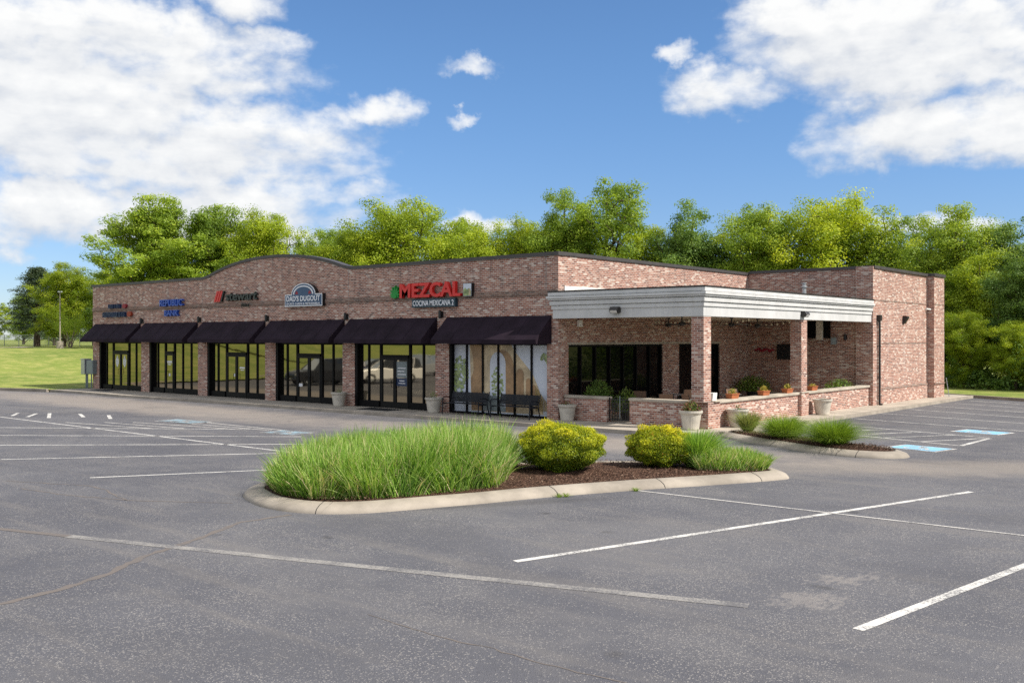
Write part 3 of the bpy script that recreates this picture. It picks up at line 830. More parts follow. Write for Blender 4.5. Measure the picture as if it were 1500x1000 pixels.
# awnings
AW = [(-34.31,-29.16),(-28.69,-23.45),(-22.95,-17.62),(-17.20,-11.82),(-11.46,-6.12),(-5.58,-.30)]
for x0, x1 in AW:
    mb = MB(); zt, zb, yo = 3.79, 2.90, -.92
    nx, nz = 40, 6; vs = []
    for j in range(nz+1):
        for i in range(nx+1):
            f = i/nx; g = j/nz; rib = abs(math.sin(math.pi*f*5))
            dz = -.022*rib*math.sin(math.pi*min(1, g+.15))-.006*math.sin(f*9+x0)*g
            vs.append((x0+(x1-x0)*f, -.003+(yo+.003)*g, zt+(zb-zt)*g+dz))
    for i in range(nx+1): vs.append((x0+(x1-x0)*i/nx, yo+.006*math.sin(i*.9+x0), zb-.16+.006*math.sin(i*1.3+x0)))
    mb.add(vs, [(j*(nx+1)+i, (j+1)*(nx+1)+i, (j+1)*(nx+1)+i+1, j*(nx+1)+i+1) for j in range(nz+1) for i in range(nx)])
    for xx, o in ((x0, 1), (x1, -1)):
        mb.add([(xx,-.003,zt),(xx,yo,zb),(xx,yo,zb-.16),(xx,-.003,zb-.16)], [(0,1,2,3)[::o]])
    for q in range(1, 5):
        xx = x0+(x1-x0)*q/5; mb.bar((xx,-.003,zt+.004),(xx,yo,zb+.004),.022,.006)
    aw = mb.build('awning', 'awning', B)
    fr = MB()
    for k in range(6):
        x = x0+.04+(x1-x0-.08)*k/5
        fr.bar((x,-.01,zb-.1),(x,yo+.02,zb-.1),.03)
    fr.bar((x0+.02,yo+.03,zb-.14),(x1-.02,yo+.03,zb-.14),.03); fr.build('awning_frame', 'black', aw)
# storefronts
BAYS = [([-34.06+.1,-33.30,-32.53,-30.75,-29.97], (-32.53,-30.75), 2), ([-28.16,-27.65,-26.88,-25.98,-25.17,-24.36], (-26.88,-25.98), 1),
        ([-22.5,-21.87,-21.12,-19.33,-18.54], (-21.12,-19.33), 2), ([-16.74,-16.16,-15.40,-13.60,-12.82], (-15.40,-13.60), 2),
        ([-11.06,-10.43,-9.66,-7.87,-7.08], (-9.66,-7.87), 2)]
def storefront(i, mull, door, leafs):
    x0, x1 = PIERS[i][1], PIERS[i+1][0]
    f = MB(); f.box(x0+.001, x0+.16, .02, .36, 0.002, WZ-.001); f.box(x1-.05, x1-.001, .10, .30, .002, WZ-.001)
    f.box(x0+.16, x1-.05, .12, .28, WZ-.10, WZ-.001)
    d0, d1 = door
    f.box(x0+.16, d0-.05, .10, .28, .002, .28); f.box(d1+.05, x1-.05, .10, .28, .002, .28)
    for m in mull[1:]:
        if abs(m-d0) > .1 and abs(m-d1) > .1: f.box(m-.042, m+.042, .155, .28, .28, WZ-.10)
    for m in (d0, d1): f.box(m-.05, m+.05, .145, .28, .002, WZ-.10)
    f.box(d0+.055, d1-.055, .10, .28, 2.14, 2.25)
    fr = f.build('storefront', 'frame', B)
    g = MB()
    g.poly([(x0+.16,.20,.28),(d0-.055,.20,.28),(d0-.055,.20,WZ-.1),(x0+.16,.20,WZ-.1)])
    g.poly([(d1+.055,.20,.28),(x1-.05,.20,.28),(x1-.05,.20,WZ-.1),(d1+.055,.20,WZ-.1)])
    g.poly([(d0+.055,.20,2.25),(d1-.055,.20,2.25),(d1-.055,.20,WZ-.1),(d0+.055,.20,WZ-.1)])
    g.build('glass', 'glass', fr)
    w = (d1-d0-.11)/leafs
    for k in range(leafs):
        a = d0+.055+w*k; b = a+w-.004
        m = MB(); m.box(a+.003, a+.085, .13, .20, .02, 2.135); m.box(b-.085, b, .13, .20, .02, 2.135); m.box(a+.085, b-.085, .13, .20, .02, .27); m.box(a+.085, b-.085, .13, .20, 2.03, 2.135)
        hx = b-.13 if (leafs == 2 and k == 0) else a+.13
        m.tube([(hx,.13,.9),(hx,.07,.9),(hx,.07,1.2),(hx,.13,1.2)], .014, 6)
        m.k = 1; m.poly([(a+.085,.165,.27),(b-.085,.165,.27),(b-.085,.165,2.03),(a+.085,.165,2.03)])
        m.build('door', ['doorframe', 'glass'], fr)
    return fr
SF = [storefront(i, *b) for i, b in enumerate(BAYS)]
# leaf decals on the first doors, notices on the others
for cx in (-32.05, -31.22):
    m = MB(); pts = [(0,-.34),(.17,-.12),(.18,.08),(0,.36),(-.18,.08),(-.17,-.12)]
    m.poly([(cx+a, .160, 1.62+b) for a, b in pts]); m.k = 1
    for s in (-1, 1):
        for q in (-.16, 0, .16):
            m.poly([(cx, .157, 1.60+q-.02), (cx+s*.10, .157, 1.60+q+.10), (cx+s*.11, .157, 1.60+q+.13), (cx, .157, 1.60+q+.01)][::s])
    m.build('leaf_decal', ['sign_white', 'grey_box'], SF[0])
def notice(fr, quads, mats=('sign_white',)):
    for k, q in enumerate(quads):
        x0, x1, z0, z1 = q[:4]; d = .160-.002*(q[4] if len(q) > 4 else 0); mt = q[5] if len(q) > 5 else 'sign_white'
        MB().poly([(x0,d,z0),(x1,d,z0),(x1,d,z1),(x0,d,z1)]).build('door_notice', mt, fr)
notice(SF[1], [(-26.68,-26.2,1.62,1.74),(-26.62,-26.3,1.52,1.57),(-26.52,-26.36,.92,1.06)])
notice(SF[2], [(-20.46,-20.30,1.05,1.20),(-19.98,-19.55,1.45,1.53),(-19.9,-19.6,1.36,1.40)])
notice(SF[3], [(-15.26,-15.0,.72,.86)])
notice(SF[4], [(-8.68,-7.98,.95,1.28,0,'navy_sign'),(-8.68,-7.98,1.30,1.97,0,'grey_box'),(-8.5,-8.2,1.15,1.19,1),(-8.55,-8.15,1.05,1.08,1),(-8.60,-8.1,1.42,1.46,1),(-8.62,-8.2,1.55,1.59,1),(-8.60,-8.12,1.68,1.72,1)])
# bay six: full-height printed film of an old stone aqueduct
x0, x1 = PIERS[5][1], PIERS[6][0]
f = MB(); f.box(x0+.001, x0+.12, .02, .36, .002, WZ-.001); f.box(x1-.02, x1-.001, .10, .30, .002, WZ-.001)
f.box(x0+.12, x1-.02, .12, .28, WZ-.07, WZ-.001); f.box(x0+.12, x1-.02, .10, .28, .002, .07)
for m in [-4.66,-3.82,-3.02,-2.20,-1.38]: f.box(m-.04, m+.04, .15, .28, .07, WZ-.07)
sf6 = f.build('storefront', 'frame', B)
mx0, mx1, mz0, mz1 = x0+.12, x1-.02, .07, WZ-.07
mu = MB(); dep = [.2]
def mp(pts, k):
    mu.k = k; mu.poly([(mx0+(mx1-mx0)*s, dep[0], mz0+(mz1-mz0)*t) for s, t in pts]); dep[0] -= .002
def archpts(cx, w, top, base, n=14):
    return [(cx-w/2, base), (cx+w/2, base)]+[(cx+w/2*math.cos(math.pi*i/n), (top-w*1.1)+w*1.1*math.sin(math.pi*i/n)) for i in range(n+1)]
def blobpts(cx, cy, rx, ry, n=40):
    return [(min(1, max(0, cx+rx*(1+.14*math.sin(5*a)+.10*math.sin(11*a+1)+.06*math.sin(19*a))*math.cos(a))), min(1, max(0, cy+ry*(1+.12*math.sin(6*a+2)+.10*math.sin(13*a))*math.sin(a)))) for a in [2*math.pi*i/n for i in range(n)]]
def dabs(cx, cy, rx, ry, n):
    mu.k = 3
    for _ in range(n):
        a = random.uniform(0, 6.28); q = random.random()**.5; x = cx+rx*q*math.cos(a); y = cy+ry*q*math.sin(a); r = random.uniform(.008, .018)
        x = min(1-r, max(r, x)); dd = dep[0]
        mu.poly([(mx0+(mx1-mx0)*(x+r*u*random.uniform(.6, 1.1)), dd, mz0+(mz1-mz0)*(y+1.6*r*v*random.uniform(.6, 1.1))) for u, v in ((1,0),(.5,.8),(-.5,.8),(-1,0),(-.5,-.8),(.5,-.8))])
        dep[0] -= .00002
    dep[0] -= .001
mp([(0,0),(1,0),(1,1),(0,1)], 0)
mp([(.19,.02),(.94,.02),(.90,.36),(.83,.60),(.72,.79),(.64,.93),(.62,1),(.17,1)], 1)
mp([(.19,.03),(.31,.03),(.31,1),(.175,1),(.205,.82),(.215,.62),(.185,.5)], 2)
mp(archpts(.52, .24, .93, .03), 2)
mp(archpts(.475, .165, .90, .03), 0)
dabs(.47, .42, .062, .25, 90)
mp([(.41,.25),(.45,.27),(.56,.08),(.56,.03),(.37,.03),(.37,.28)], 5)
mp(archpts(.705, .075, .66, .28), 2); mp(archpts(.79, .045, .53, .28), 2); mp(archpts(.848, .025, .44, .28), 2)
dabs(.07, .58, .085, .24, 150); dabs(.05, .32, .05, .2, 40)
dabs(.955, .83, .04, .05, 22); dabs(.985, .77, .02, .04, 10)
for i in range(9):
    s = .865+i*.0135; mp([(s, .07), (s+.008, .07), (s+.008, .40-i*.027), (s, .42-i*.027)], 4)
mp([(.32,.03),(.42,.03),(.38,.22),(.32,.33)], 5)
mu.build('window_mural', ['mural_sky', 'mural_stone', 'mural_dark', 'mural_green', 'mural_gold', 'grey_box'], sf6)
# patio-side window and doors (x = 0 wall)
f = MB(); f.box(-.25, -.05, .621, .70, .421, WZ-.05); f.box(-.25, -.05, 7.14, 7.219, .421, WZ-.05)
f.box(-.25, -.05, .70, 7.14, .421, .50); f.box(-.25, -.05, .70, 7.14, WZ-.13, WZ-.051)
for y in (1.5, 2.45, 3.41, 4.36, 5.31, 6.3): f.box(-.22, -.06, y-.03, y+.03, .50, WZ-.13)
pw = f.build('patio_window', 'frame', B)
MB().poly([(-.14,.70,.50),(-.14,7.14,.50),(-.14,7.14,WZ-.13),(-.14,.70,WZ-.13)]).build('glass', 'patio_glass', pw)
f = MB(); f.box(-.25, -.05, 8.531, 8.62, .006, WZ-.05); f.box(-.25, -.05, 12.08, 12.169, .006, WZ-.05); f.box(-.25, -.05, 8.62, 12.08, WZ-.13, WZ-.051)
for y in (10.3, 11.2): f.box(-.22, -.06, y-.04, y+.04, .006, WZ-.13)
pd = f.build('patio_doorway', 'frame', B)
MB().poly([(-.14,8.62,.01),(-.14,12.08,.01),(-.14,12.08,WZ-.13),(-.14,8.62,WZ-.13)]).build('glass', 'patio_glass', pd)
m = MB(); m.tube([(-.14,11.3,.95),(-.02,11.3,.95),(-.02,11.3,1.25),(-.14,11.3,1.25)], .018, 6); m.build('door_handle', 'galv', pd)

# patio canopy
mb = MB()
CE = 5.96
mb.box(-.16, CE, -.12, .10, 3.66, 4.14); mb.box(CE-.24, CE, .10, 14.98, 3.66, 4.14)
def cap(o, z0, z1, m=mb): m.box(.032, CE+o, -.12-o, 14.80, z0, z1); m.box(-.16-o, .032, -.12-o, -.052, z0, z1)
mb.box(.032, CE-.24, .10, 14.98, 3.9, 4.139)
def cap2(o, z0, z1, m=mb):
    m.box(CE+.001, CE+o, -.12-o, 14.80, z0, z1); m.box(-.16-o, CE+.0005, -.12-o, -.121, z0, z1); m.box(-.16-o, -.161, -.1205, -.052, z0, z1)
cap(.0, 4.14, 4.60); cap2(.04, 3.985, 4.12); cap2(.085, 4.14, 4.285); cap2(.135, 4.31, 4.37); cap2(.18, 4.371, 4.46); cap2(.13, 4.475, 4.60)
can = mb.build('patio_canopy', 'trim', B, bevel=.008)
mb = MB(); cap(.14, 4.60, 4.655, mb); mb.build('roof_edge', 'bronze', can)
mb = MB(); mb.box(.032, CE-.241, .101, 14.83, 3.74, 3.80)
for k in range(12): mb.box(.032, CE-.241, .3+k*1.2, .33+k*1.2, 3.725, 3.739)
mb.build('ceiling', 'ceiling', can)
for y0, y1 in ((-.08, .40), (7.48, 8.0)):
    MB().box(5.5, 5.945, y0, y1, .90 if y0 > 1 else .90, 3.655).build('column', 'brick', B)
mb = MB(); mb.box(6.03, 6.20, 15.28, 15.50, 3.72, 3.98); mb.tube([(6.12,15.39,3.72),(6.12,15.39,.10),(6.12,15.36,.05),(6.25,15.3,.02)], .055, 8)
for z in (1.2, 2.6): mb.box(6.031, 6.17, 15.32, 15.46, z, z+.04)
mb.build('downspout', 'bronze', B)
mb = MB(); mb.lathe([(.10,0),(.10,.62),(.15,.64),(.15,.70),(.10,.72),(.10,.80),(.13,.82),(.13,.86),(0,.87)], (3.15,14.2,4.6), 14); mb.build('vent_pipe', 'galv', can, smooth=False)
MB().tube([(6.30,24.1,.9),(6.30,24.1,3.3)], .03, 6).build('conduit', 'grey_box', B)

# low patio walls
def lowwall(label, boxes, sills):
    t = thing('low_brick_wall', label, 'wall', (boxes[0][0], boxes[0][2], 0))
    ox, oy = boxes[0][0], boxes[0][2]
    m = MB()
    for a in boxes: m.box(*a)
    m2 = MB()
    for a in sills: m2.box(*a)
    for mm, nm, mt, bv in ((m, 'brickwork', 'brick', 0), (m2, 'sill', 'sill', .012)):
        o = mm.build(nm, mt, t, bevel=bv); o.location = (-ox, -oy, 0)
    return t
lowwall('low brick patio wall left of the iron gate', [(.03,1.88,.34,.62,-.02,.80)], [(.03,1.90,.29,.67,.80,.89)])
lowwall('low brick patio wall between the iron gate and the corner column', [(2.84,5.36,.34,.62,-.02,.80),(5.36,5.93,.24,.619,-.02,.86)], [(2.82,5.36,.29,.67,.80,.89)])
lowwall('long sunlit low brick wall along the right side of the patio', [(5.56,5.85,1.05,7.4,-.02,.80),(5.37,5.93,.62,1.05,-.02,.86),(5.45,5.985,7.4,8.08,-.02,.86),(5.56,5.85,8.08,14.83,-.02,.80)],
        [(5.50,5.91,1.05,7.4,.80,.89),(5.38,6.0,.62,1.049,.86,.892),(5.40,6.02,7.401,8.079,.86,.899),(5.50,5.91,8.08,14.83,.80,.89)])
# iron gate
t = thing('iron_gate', 'black wrought iron gate between the low brick walls', 'gate', (2.36,.48,0))
m = MB(); w = .44
for x in (-w, w): m.bar((x,0,.05),(x,0,.86),.035)
for z in (.10, .42, .80): m.bar((-w,0,z),(w,0,z),.028)
for k in range(1, 8): m.bar((-w+.11*k,0,.10),(-w+.11*k,0,.86+.05*math.sin(k/8*math.pi)),.016)
m.build('gate_frame', 'black', t)
for cx in (-.22, .22):
    m = MB()
    for s in (-1, 1): m.tube([(cx+s*.09*math.cos(R(a))*(1-a/700), -.012, .61+.12*math.sin(R(a))*(1-a/700)) for a in range(-90, 400, 30)], .010, 5)
    m.build('scrollwork', 'black', t)
MB().bar((0,-.02,.15),(0,-.02,.93),.022).build('latch_post', 'grey_box', t)

# ------------------------------------------------------------------ signs on the front
def text(name, body, x0, x1, z0, z1, y, depth, mat, parent=None, bold=0.0, shear=0.0):
    cu = bpy.data.curves.new(name, 'FONT'); cu.body = body; cu.extrude = .05; cu.offset = bold; cu.resolution_u = 3; cu.shear = shear
    ob = bpy.data.objects.new(name+'_tmp', cu); COL.objects.link(ob)
    dg = bpy.context.evaluated_depsgraph_get()
    me = bpy.data.meshes.new_from_object(ob.evaluated_get(dg))
    bpy.data.objects.remove(ob)
    n = len(me.vertices); co = np.empty(n*3); me.vertices.foreach_get('co', co); co = co.reshape(-1, 3)
    lo, hi = co.min(0), co.max(0)
    s = (co-lo)/(hi-lo)
    V = np.c_[x0+s[:, 0]*(x1-x0), y-depth*s[:, 2], z0+s[:, 1]*(z1-z0)]
    me.vertices.foreach_set('co', V.ravel()); me.materials.clear(); me.materials.append(M[mat]); me.update()
    o = bpy.data.objects.new(name, me); COL.objects.link(o)
    if parent: o.parent = parent
    return o
W0 = -.004
t = thing('shop_sign', 'red channel-letter restaurant sign with green agave over a teal subtitle panel', 'sign')
text('red_letters', 'MEZCAL', -8.10, -4.66, 4.60, 5.20, W0-.06, .15, 'red_sign', t, .028)
for s in (-8.0,-7.2,-6.6,-5.9,-5.1): MB().box(s, s+.05, -.07, -.001, 4.70, 4.74).build('letter_mount', 'black', t)
m = MB()
pts = [(0,0)]; leafsN = 9
cx, cz = -8.45, 4.72
for k in range(leafsN):
    a = R(-12+204*k/(leafsN-1)); l = .28+.14*math.sin(math.pi*k/(leafsN-1)); d = (math.cos(a), math.sin(a)); nrm = (-d[1], d[0])
    q = [(cx-nrm[0]*.03, cz-nrm[1]*.03), (cx+d[0]*l*.45-nrm[0]*.055, cz+d[1]*l*.45-nrm[1]*.055), (cx+d[0]*l, cz+d[1]*l), (cx+d[0]*l*.45+nrm[0]*.055, cz+d[1]*l*.45+nrm[1]*.055), (cx+nrm[0]*.03, cz+nrm[1]*.03)]
    yy = -.16-.004*(k % 3)
    m.prism(q, fx, -.02, yy)
m.prism([(cx+.12*math.cos(R(a)), cz-.03+.09*math.sin(R(a))) for a in range(0, 360, 30)], fx, -.02, -.185)
m.build('agave_emblem', 'agave', t)
m = MB(); m.box(-4.56, -4.10, -.16, -.004, 4.58, 5.10); m.k = 1; m.box(-4.54, -4.12, -.166, -.161, 4.60, 5.08); m.k = 2
m.poly([(-4.53,-.17,4.61),(-4.13,-.17,4.61),(-4.13,-.17,4.80),(-4.25,-.17,4.90),(-4.36,-.17,4.84),(-4.44,-.17,4.93),(-4.53,-.17,4.84)]); m.k = 3
m.poly([(-4.24,-.174,4.62),(-4.15,-.174,4.62),(-4.15,-.174,4.85),(-4.19,-.174,4.90),(-4.24,-.174,4.85)])
m.build('picture_box', ['black', 'mural_sky', 'mural_green', 'mural_stone'], t)
m = MB(); m.box(-7.42, -4.98, -.16, -.004, 4.20, 4.54); m.build('subtitle_panel', 'panel_teal', t)
text('subtitle_letters', 'COCINA MEXICANA 2', -7.35, -5.05, 4.26, 4.48, -.162, .02, 'sign_white', t, .012)
t = thing('shop_sign', 'blue and white baseball shop sign with arched top', 'sign')
def dome(cx, r, z0, zs): return [(cx+r*math.cos(R(a)), z0+zs*math.sin(R(a))) for a in range(0, 181, 10)]
def dshape(g): return [(-15.84+g, 4.41+g), (-13.12-g, 4.41+g), (-13.12-g, 4.97-g)]+[(x, z) for x, z in dome(-14.48, .87-g*.8, 4.97-g, .50)]+[(-15.84+g, 4.97-g)]
m = MB(); m.prism(dshape(0), fx, -.004, -.20); m.build('sign_cabinet', 'black', t)
m = MB(); m.prism(dshape(.0), fx, -.201, -.205); m.build('white_border', 'sign_white', t)
m = MB(); m.prism(dshape(.045), fx, -.206, -.210); m.build('blue_face', 'panel_blue', t)
m = MB(); pts = dome(-14.48, .74, 4.96, .40); m.add([(a, -.213, b) for a, b in pts]+[(-14.48+(a+14.48)*.88, -.213, 4.96+(b-4.96)*.86) for a, b in pts], [(i, len(pts)+i, len(pts)+i+1, i+1) for i in range(len(pts)-1)])
m.build('ball_outline', 'sign_white', t)
for s in (-1, 1):
    m = MB(); m.poly([(-14.48+s*.60,-.213,4.97),(-14.48+s*.36,-.213,4.97),(-14.48+s*.40,-.213,5.07),(-14.48+s*.50,-.213,5.13)][::s])
    m.build('ball_stitching', 'dim_red', t)
text('name_letters', "DAD'S DUGOUT", -15.70, -13.26, 4.64, 4.90, -.212, .012, 'sign_white', t, .022)
text('subtitle_letters', "SPORTS CARDS & MEMORABILIA", -15.70, -13.26, 4.48, 4.58, -.212, .012, 'sign_white', t, .012)
t = thing('shop_sign', 'dark lowercase letter sign with three red slanted stripes', 'sign')
m = MB()
for k in range(3): m.prism([(-21.80+k*.19, 4.78), (-21.66+k*.19, 4.78), (-21.40+k*.19, 5.32), (-21.54+k*.19, 5.32)], fx, -.03, -.13)
m.build('red_stripes', 'red_sign', t)
m = MB(); m.prism([(-21.23, 4.78), (-21.15, 4.78), (-20.90, 5.32), (-20.98, 5.32)], fx, -.03, -.13); m.build('dark_stripe', 'teal_sign', t)
text('name_letters', 'stewart', -20.76, -18.14, 4.80, 5.20, -.03, .11, 'teal_sign', t, .02)
text('subtitle_letters', 'TITLE', -19.55, -18.85, 4.50, 4.63, -.055, .04, 'teal_sign', t, .01)
t = thing('shop_sign', 'bright blue two-line bank letter sign', 'sign')
text('name_letters', 'REPUBLIC', -26.85, -24.62, 4.66, 5.02, -.06, .14, 'blue_sign', t, .02)
text('name_letters', 'BANK', -26.46, -25.08, 4.13, 4.45, -.02, .14, 'blue_sign', t, .02)
t = thing('shop_sign', 'dark navy two-line letter sign with red end marks nearest the left corner', 'sign')
def strokes(x0, x1, z0, z1, n, name, par):
    w = (x1-x0)/n
    for k in range(n):                                          # blocky letterforms, too small to read in the photo
        m = MB(); a = x0+k*w; b = a+w*.74; th = w*.2; q = random.choice('HNEUI')
        if q in 'HNUE': m.box(a, a+th, -.17, -.03, z0, z1)
        if q in 'HNU': m.box(b-th, b, -.17, -.03, z0, z1)
        if q == 'I': m.box((a+b-th)/2, (a+b+th)/2, -.17, -.03, z0, z1)
        if q == 'H': m.box(a+th, b-th, -.17, -.03, (z0+z1)/2-.02, (z0+z1)/2+.02)
        if q in 'NE': m.box(a+th, b-th*.9, -.17, -.03, z1-.05, z1)
        if q in 'UE': m.box(a+th, b-th*.9, -.17, -.03, z0, z0+.05)
        if q == 'E': m.box(a+th, b-th*1.2, -.17, -.03, (z0+z1)/2-.02, (z0+z1)/2+.02)
        m.build(name, 'navy_sign', par)
strokes(-32.5, -31.1, 4.66, 4.90, 6, 'upper_letter', t)
strokes(-33.15, -30.60, 4.16, 4.45, 11, 'lower_letter', t)
m = MB(); m.prism([(-30.72+.20*math.cos(R(a)), 4.77+.13*math.sin(R(a))) for a in range(0, 360, 30)], fx, -.03, -.15); m.build('upper_mark', 'dim_red', t)
m = MB(); m.prism([(-30.18+.22*math.cos(R(a)), 4.31+.15*math.sin(R(a))) for a in range(0, 360, 30)], fx, -.03, -.15); m.build('lower_mark', 'rust_red', t)

# ------------------------------------------------------------------ small fittings
def walllamp(label, x, z):
    t = thing('wall_lamp', label, 'lamp', (x, 0, z), group='black lamps between the awnings')
    m = MB(); m.box(-.07, .07, -.05, -.002, -.12, .12); m.build('backplate', 'black', t)
    m = MB(); m.lathe([(.055,-.16),(.065,-.1),(.065,.14),(.04,.17),(0,.17)], (0,-.13,0), 12); m.tube([(0,-.05,0),(0,-.1,0)], .02, 6); m.build('lamp_body', 'black', t)
    return t
for x, l in [(-28.92,'leftmost black lamp between the awnings, below the navy sign end'),(-23.2,'black wall lamp between awnings just right of the blue bank sign'),(-17.41,'black wall lamp between awnings just right of the striped letter sign'),(-11.64,'black wall lamp between awnings right of the baseball shop sign'),(-5.85,'black wall lamp between awnings under the red restaurant sign')]:
    walllamp(l, x, 3.90)
def flood(label, loc, rz):
    t = thing('floodlight', label, 'lamp', loc, rz)
    m = MB(); m.prism([(-.005,.10),(-.17,.10),(-.24,-.02),(-.16,-.13),(-.005,-.10)][::-1], lambda a, b, c: (c, a, b), -.17, .17); m.build('housing', 'bronze', t, bevel=.01)
    m = MB(); m.poly([(-.14,-.238,-.02),(.14,-.238,-.02),(.14,-.172,-.115),(-.14,-.172,-.115)]); o = m.build('lens', 'lens', t); o.location = (0,-.006,-.004)
    return t
flood('bronze floodlight on the shaded front fascia of the canopy', (2.62,-.12,3.93), 0)
flood('bronze floodlight on the sunlit side fascia above the second column', (CE,7.55,3.88), R(90))
t = thing('wall_lamp', 'dark wedge-shaped lamp high on the sunlit right wall', 'lamp', (6.0,18.9,3.85), R(90))
m = MB(); m.prism([(-.002,.16),(-.22,.14),(-.24,.06),(-.06,-.22),(-.002,-.22)][::-1], lambda a, b, c: (c, a, b), -.13, .13); m.build('housing', 'bronze', t, bevel=.01)
t = thing('security_camera', 'small white camera near the corner pilaster of the right wall', 'camera', (6.0,22.2,4.4), R(90))
m = MB(); m.box(-.04,.04,-.06,-.002,-.05,.05); m.build('bracket', 'white', t); m = MB(); m.tube([(0,-.05,0),(.12,-.2,-.03)], .045, 8); m.build('camera_body', 'white', t)
t = thing('meter_cabinet', 'pale grey-green electrical cabinet standing on the lawn side of the left corner', 'electrical box', (-35.15,-.10,0))
m = MB(); m.box(-.30,.14,-.22,.2,.82,1.70); m.box(-.33,.17,-.25,.22,1.70,1.74); m.build('cabinet', 'galv', t, bevel=.01)
m = MB(); m.tube([(-.05,0,0),(-.05,0,.83)], .06, 8); m.tube([(.09,0,0),(.09,0,.83)], .035, 8); m.build('conduit', 'grey_box', t)
t = thing('meter_cabinet', 'darker blue-grey electrical cabinet fixed to the left brick pier', 'electrical box', (-34.55,-.002,0))
m = MB(); m.box(-.4,.42,-.24,0,.84,1.66); m.build('cabinet', 'grey_box', t, bevel=.012)
m = MB(); m.box(-.33,.35,-.255,-.241,.90,1.60); m.build('cabinet_door', 'grey_box', t)
m = MB(); m.tube([(.0,-.12,0),(.0,-.12,.84)], .035, 8); m.build('conduit', 'grey_box', t)
for x0, x1, l in [(-32.6,-30.8,'black entrance mat at the leftmost shop doors'),(-9.75,-7.85,'black entrance mat before the doors under the red sign')]:
    m = MB().box(x0, x1, -1.15, -.25, .001, .016); tag(m.build('door_mat', 'mat'), l, 'mat', 'entrance mats')

# benches
def bench(label, x):
    t = thing('bench', label, 'bench', (x,-.48,0), 0, 'black benches under the mural')
    L = .94
    m = MB()
    for k in range(9): m.bar((-L+.04,-.20+.05*k,.43+.004*abs(4-k)),(L-.04,-.20+.05*k,.43+.004*abs(4-k)),.047,.016)
    m.build('seat', 'bench', t)
    m = MB()
    for k in range(9): m.bar((-L+.04,.24+.012*k,.50+.042*k),(L-.04,.24+.012*k,.50+.042*k),.016,.040)
    for x in (-.3, .3): m.bar((x,.235,.46),(x,.35,.88),.03,.012)
    m.build('backrest', 'bench', t)
    for s in (-1, 1):
        m = MB(); x = s*L
        m.tube([(x,-.30,0),(x,-.27,.40),(x,-.27,.62),(x,-.22,.67),(x,.10,.66),(x,.26,.60)], .022, 6)
        m.tube([(x,.34,0),(x,.22,.40),(x,.36,.90)], .022, 6); m.tube([(x,-.27,.41),(x,.23,.42)], .02, 6)
        m.build('end_frame', 'bench', t)
    return t
bench('left black slatted steel bench in front of the mural', -4.15)
bench('right black slatted steel bench in front of the mural', -1.66)

# planters and what grows in them
def planter(label, x, y, r=.30, h=.58):
    t = thing('planter', label, 'planter', (x, y, 0), 0, 'round cream planters around the building')
    m = MB(); m.lathe([(0,.0),(r*.68,0),(r*.72,.03),(r*.92,h*.80),(r*1.0,h*.84),(r*1.06,h*.90),(r*1.06,h),(r*.95,h),(r*.92,h-.08)], (0,0,.002), 24)
    m.build('pot', 'planter', t, smooth=False)
    m = MB(); m.lathe([(r*.93,0),(0,.015)], (0,0,h-.09), 20); m.build('soil', 'soil', t)
    return t
PL = [(-11.72,-.42,'cream planter pot beside the pier left of the mat doors',.33,.60),(-5.88,-.45,'cream planter pot beside the pier left of the benches',.33,.60),(.42,-.02,'cream planter pot at the left end of the patio wall',.33,.58),
      (5.58,-.26,'cream planter pot with pink flowers by the corner column',.36,.62),(6.27,1.62,'sunlit cream planter pot just behind the patio corner',.36,.60),(6.33,8.55,'cream planter pot against the middle of the sunlit low wall',.36,.60)]
for x, y, l, r, h in PL: planter(l, x, y, r, h)
def leafy(name, label, cat, loc, n, rx, rz, size, mat, up=.5, group=None, aspect=.4, dropz=0):
    d = unit(rng.normal(size=(n, 3))); d[:, 2] = np.abs(d[:, 2])
    rr = rng.random(n)**.5
    P = d*rr[:, None]*[rx, rx, rz]; P[:, 2] -= dropz*(np.linalg.norm(P[:, :2], axis=1)/rx)**2
    P[:, 2] += .02
    T = np.clip(rng.normal(.4, .22, n)+.35*(rr-.5), 0, 1)
    V, F, T4 = leaves(P, unit(rng.normal(size=(n, 3))+[0, 0, up]), rng.uniform(.6, 1.3, n)*size, T, aspect, d+rng.normal(size=(n, 3))*.3)
    o = link(name, np_mesh(name, V, F, mat, T4), None, loc)
    return tag(o, label, cat, group)
leafy('potted_plant', 'small dry sprig in the planter left of the mat doors', 'plant', (-11.72,-.42,.50), 60, .16, .22, .06, 'fern')
leafy('potted_plant', 'low green sprig in the planter left of the benches', 'plant', (-5.88,-.45,.50), 90, .18, .30, .07, 'fern')
leafy('potted_plant', 'low brown-green plant in the planter at the left end of the patio wall', 'plant', (.42,-.02,.49), 160, .24, .22, .06, 'flower_pink')
leafy('potted_plant', 'leafy plant with pink and white flowers at the corner column', 'plant', (5.58,-.26,.53), 900, .32, .42, .075, 'flower_pink')
leafy('potted_plant', 'tiny sprout in the sunlit planter behind the patio corner', 'plant', (6.27,1.62,.51), 60, .10, .26, .07, 'fern')
leafy('potted_plant', 'sparse stubble in the planter against the middle of the low wall', 'plant', (6.33,8.55,.50), 40, .2, .12, .05, 'fern')
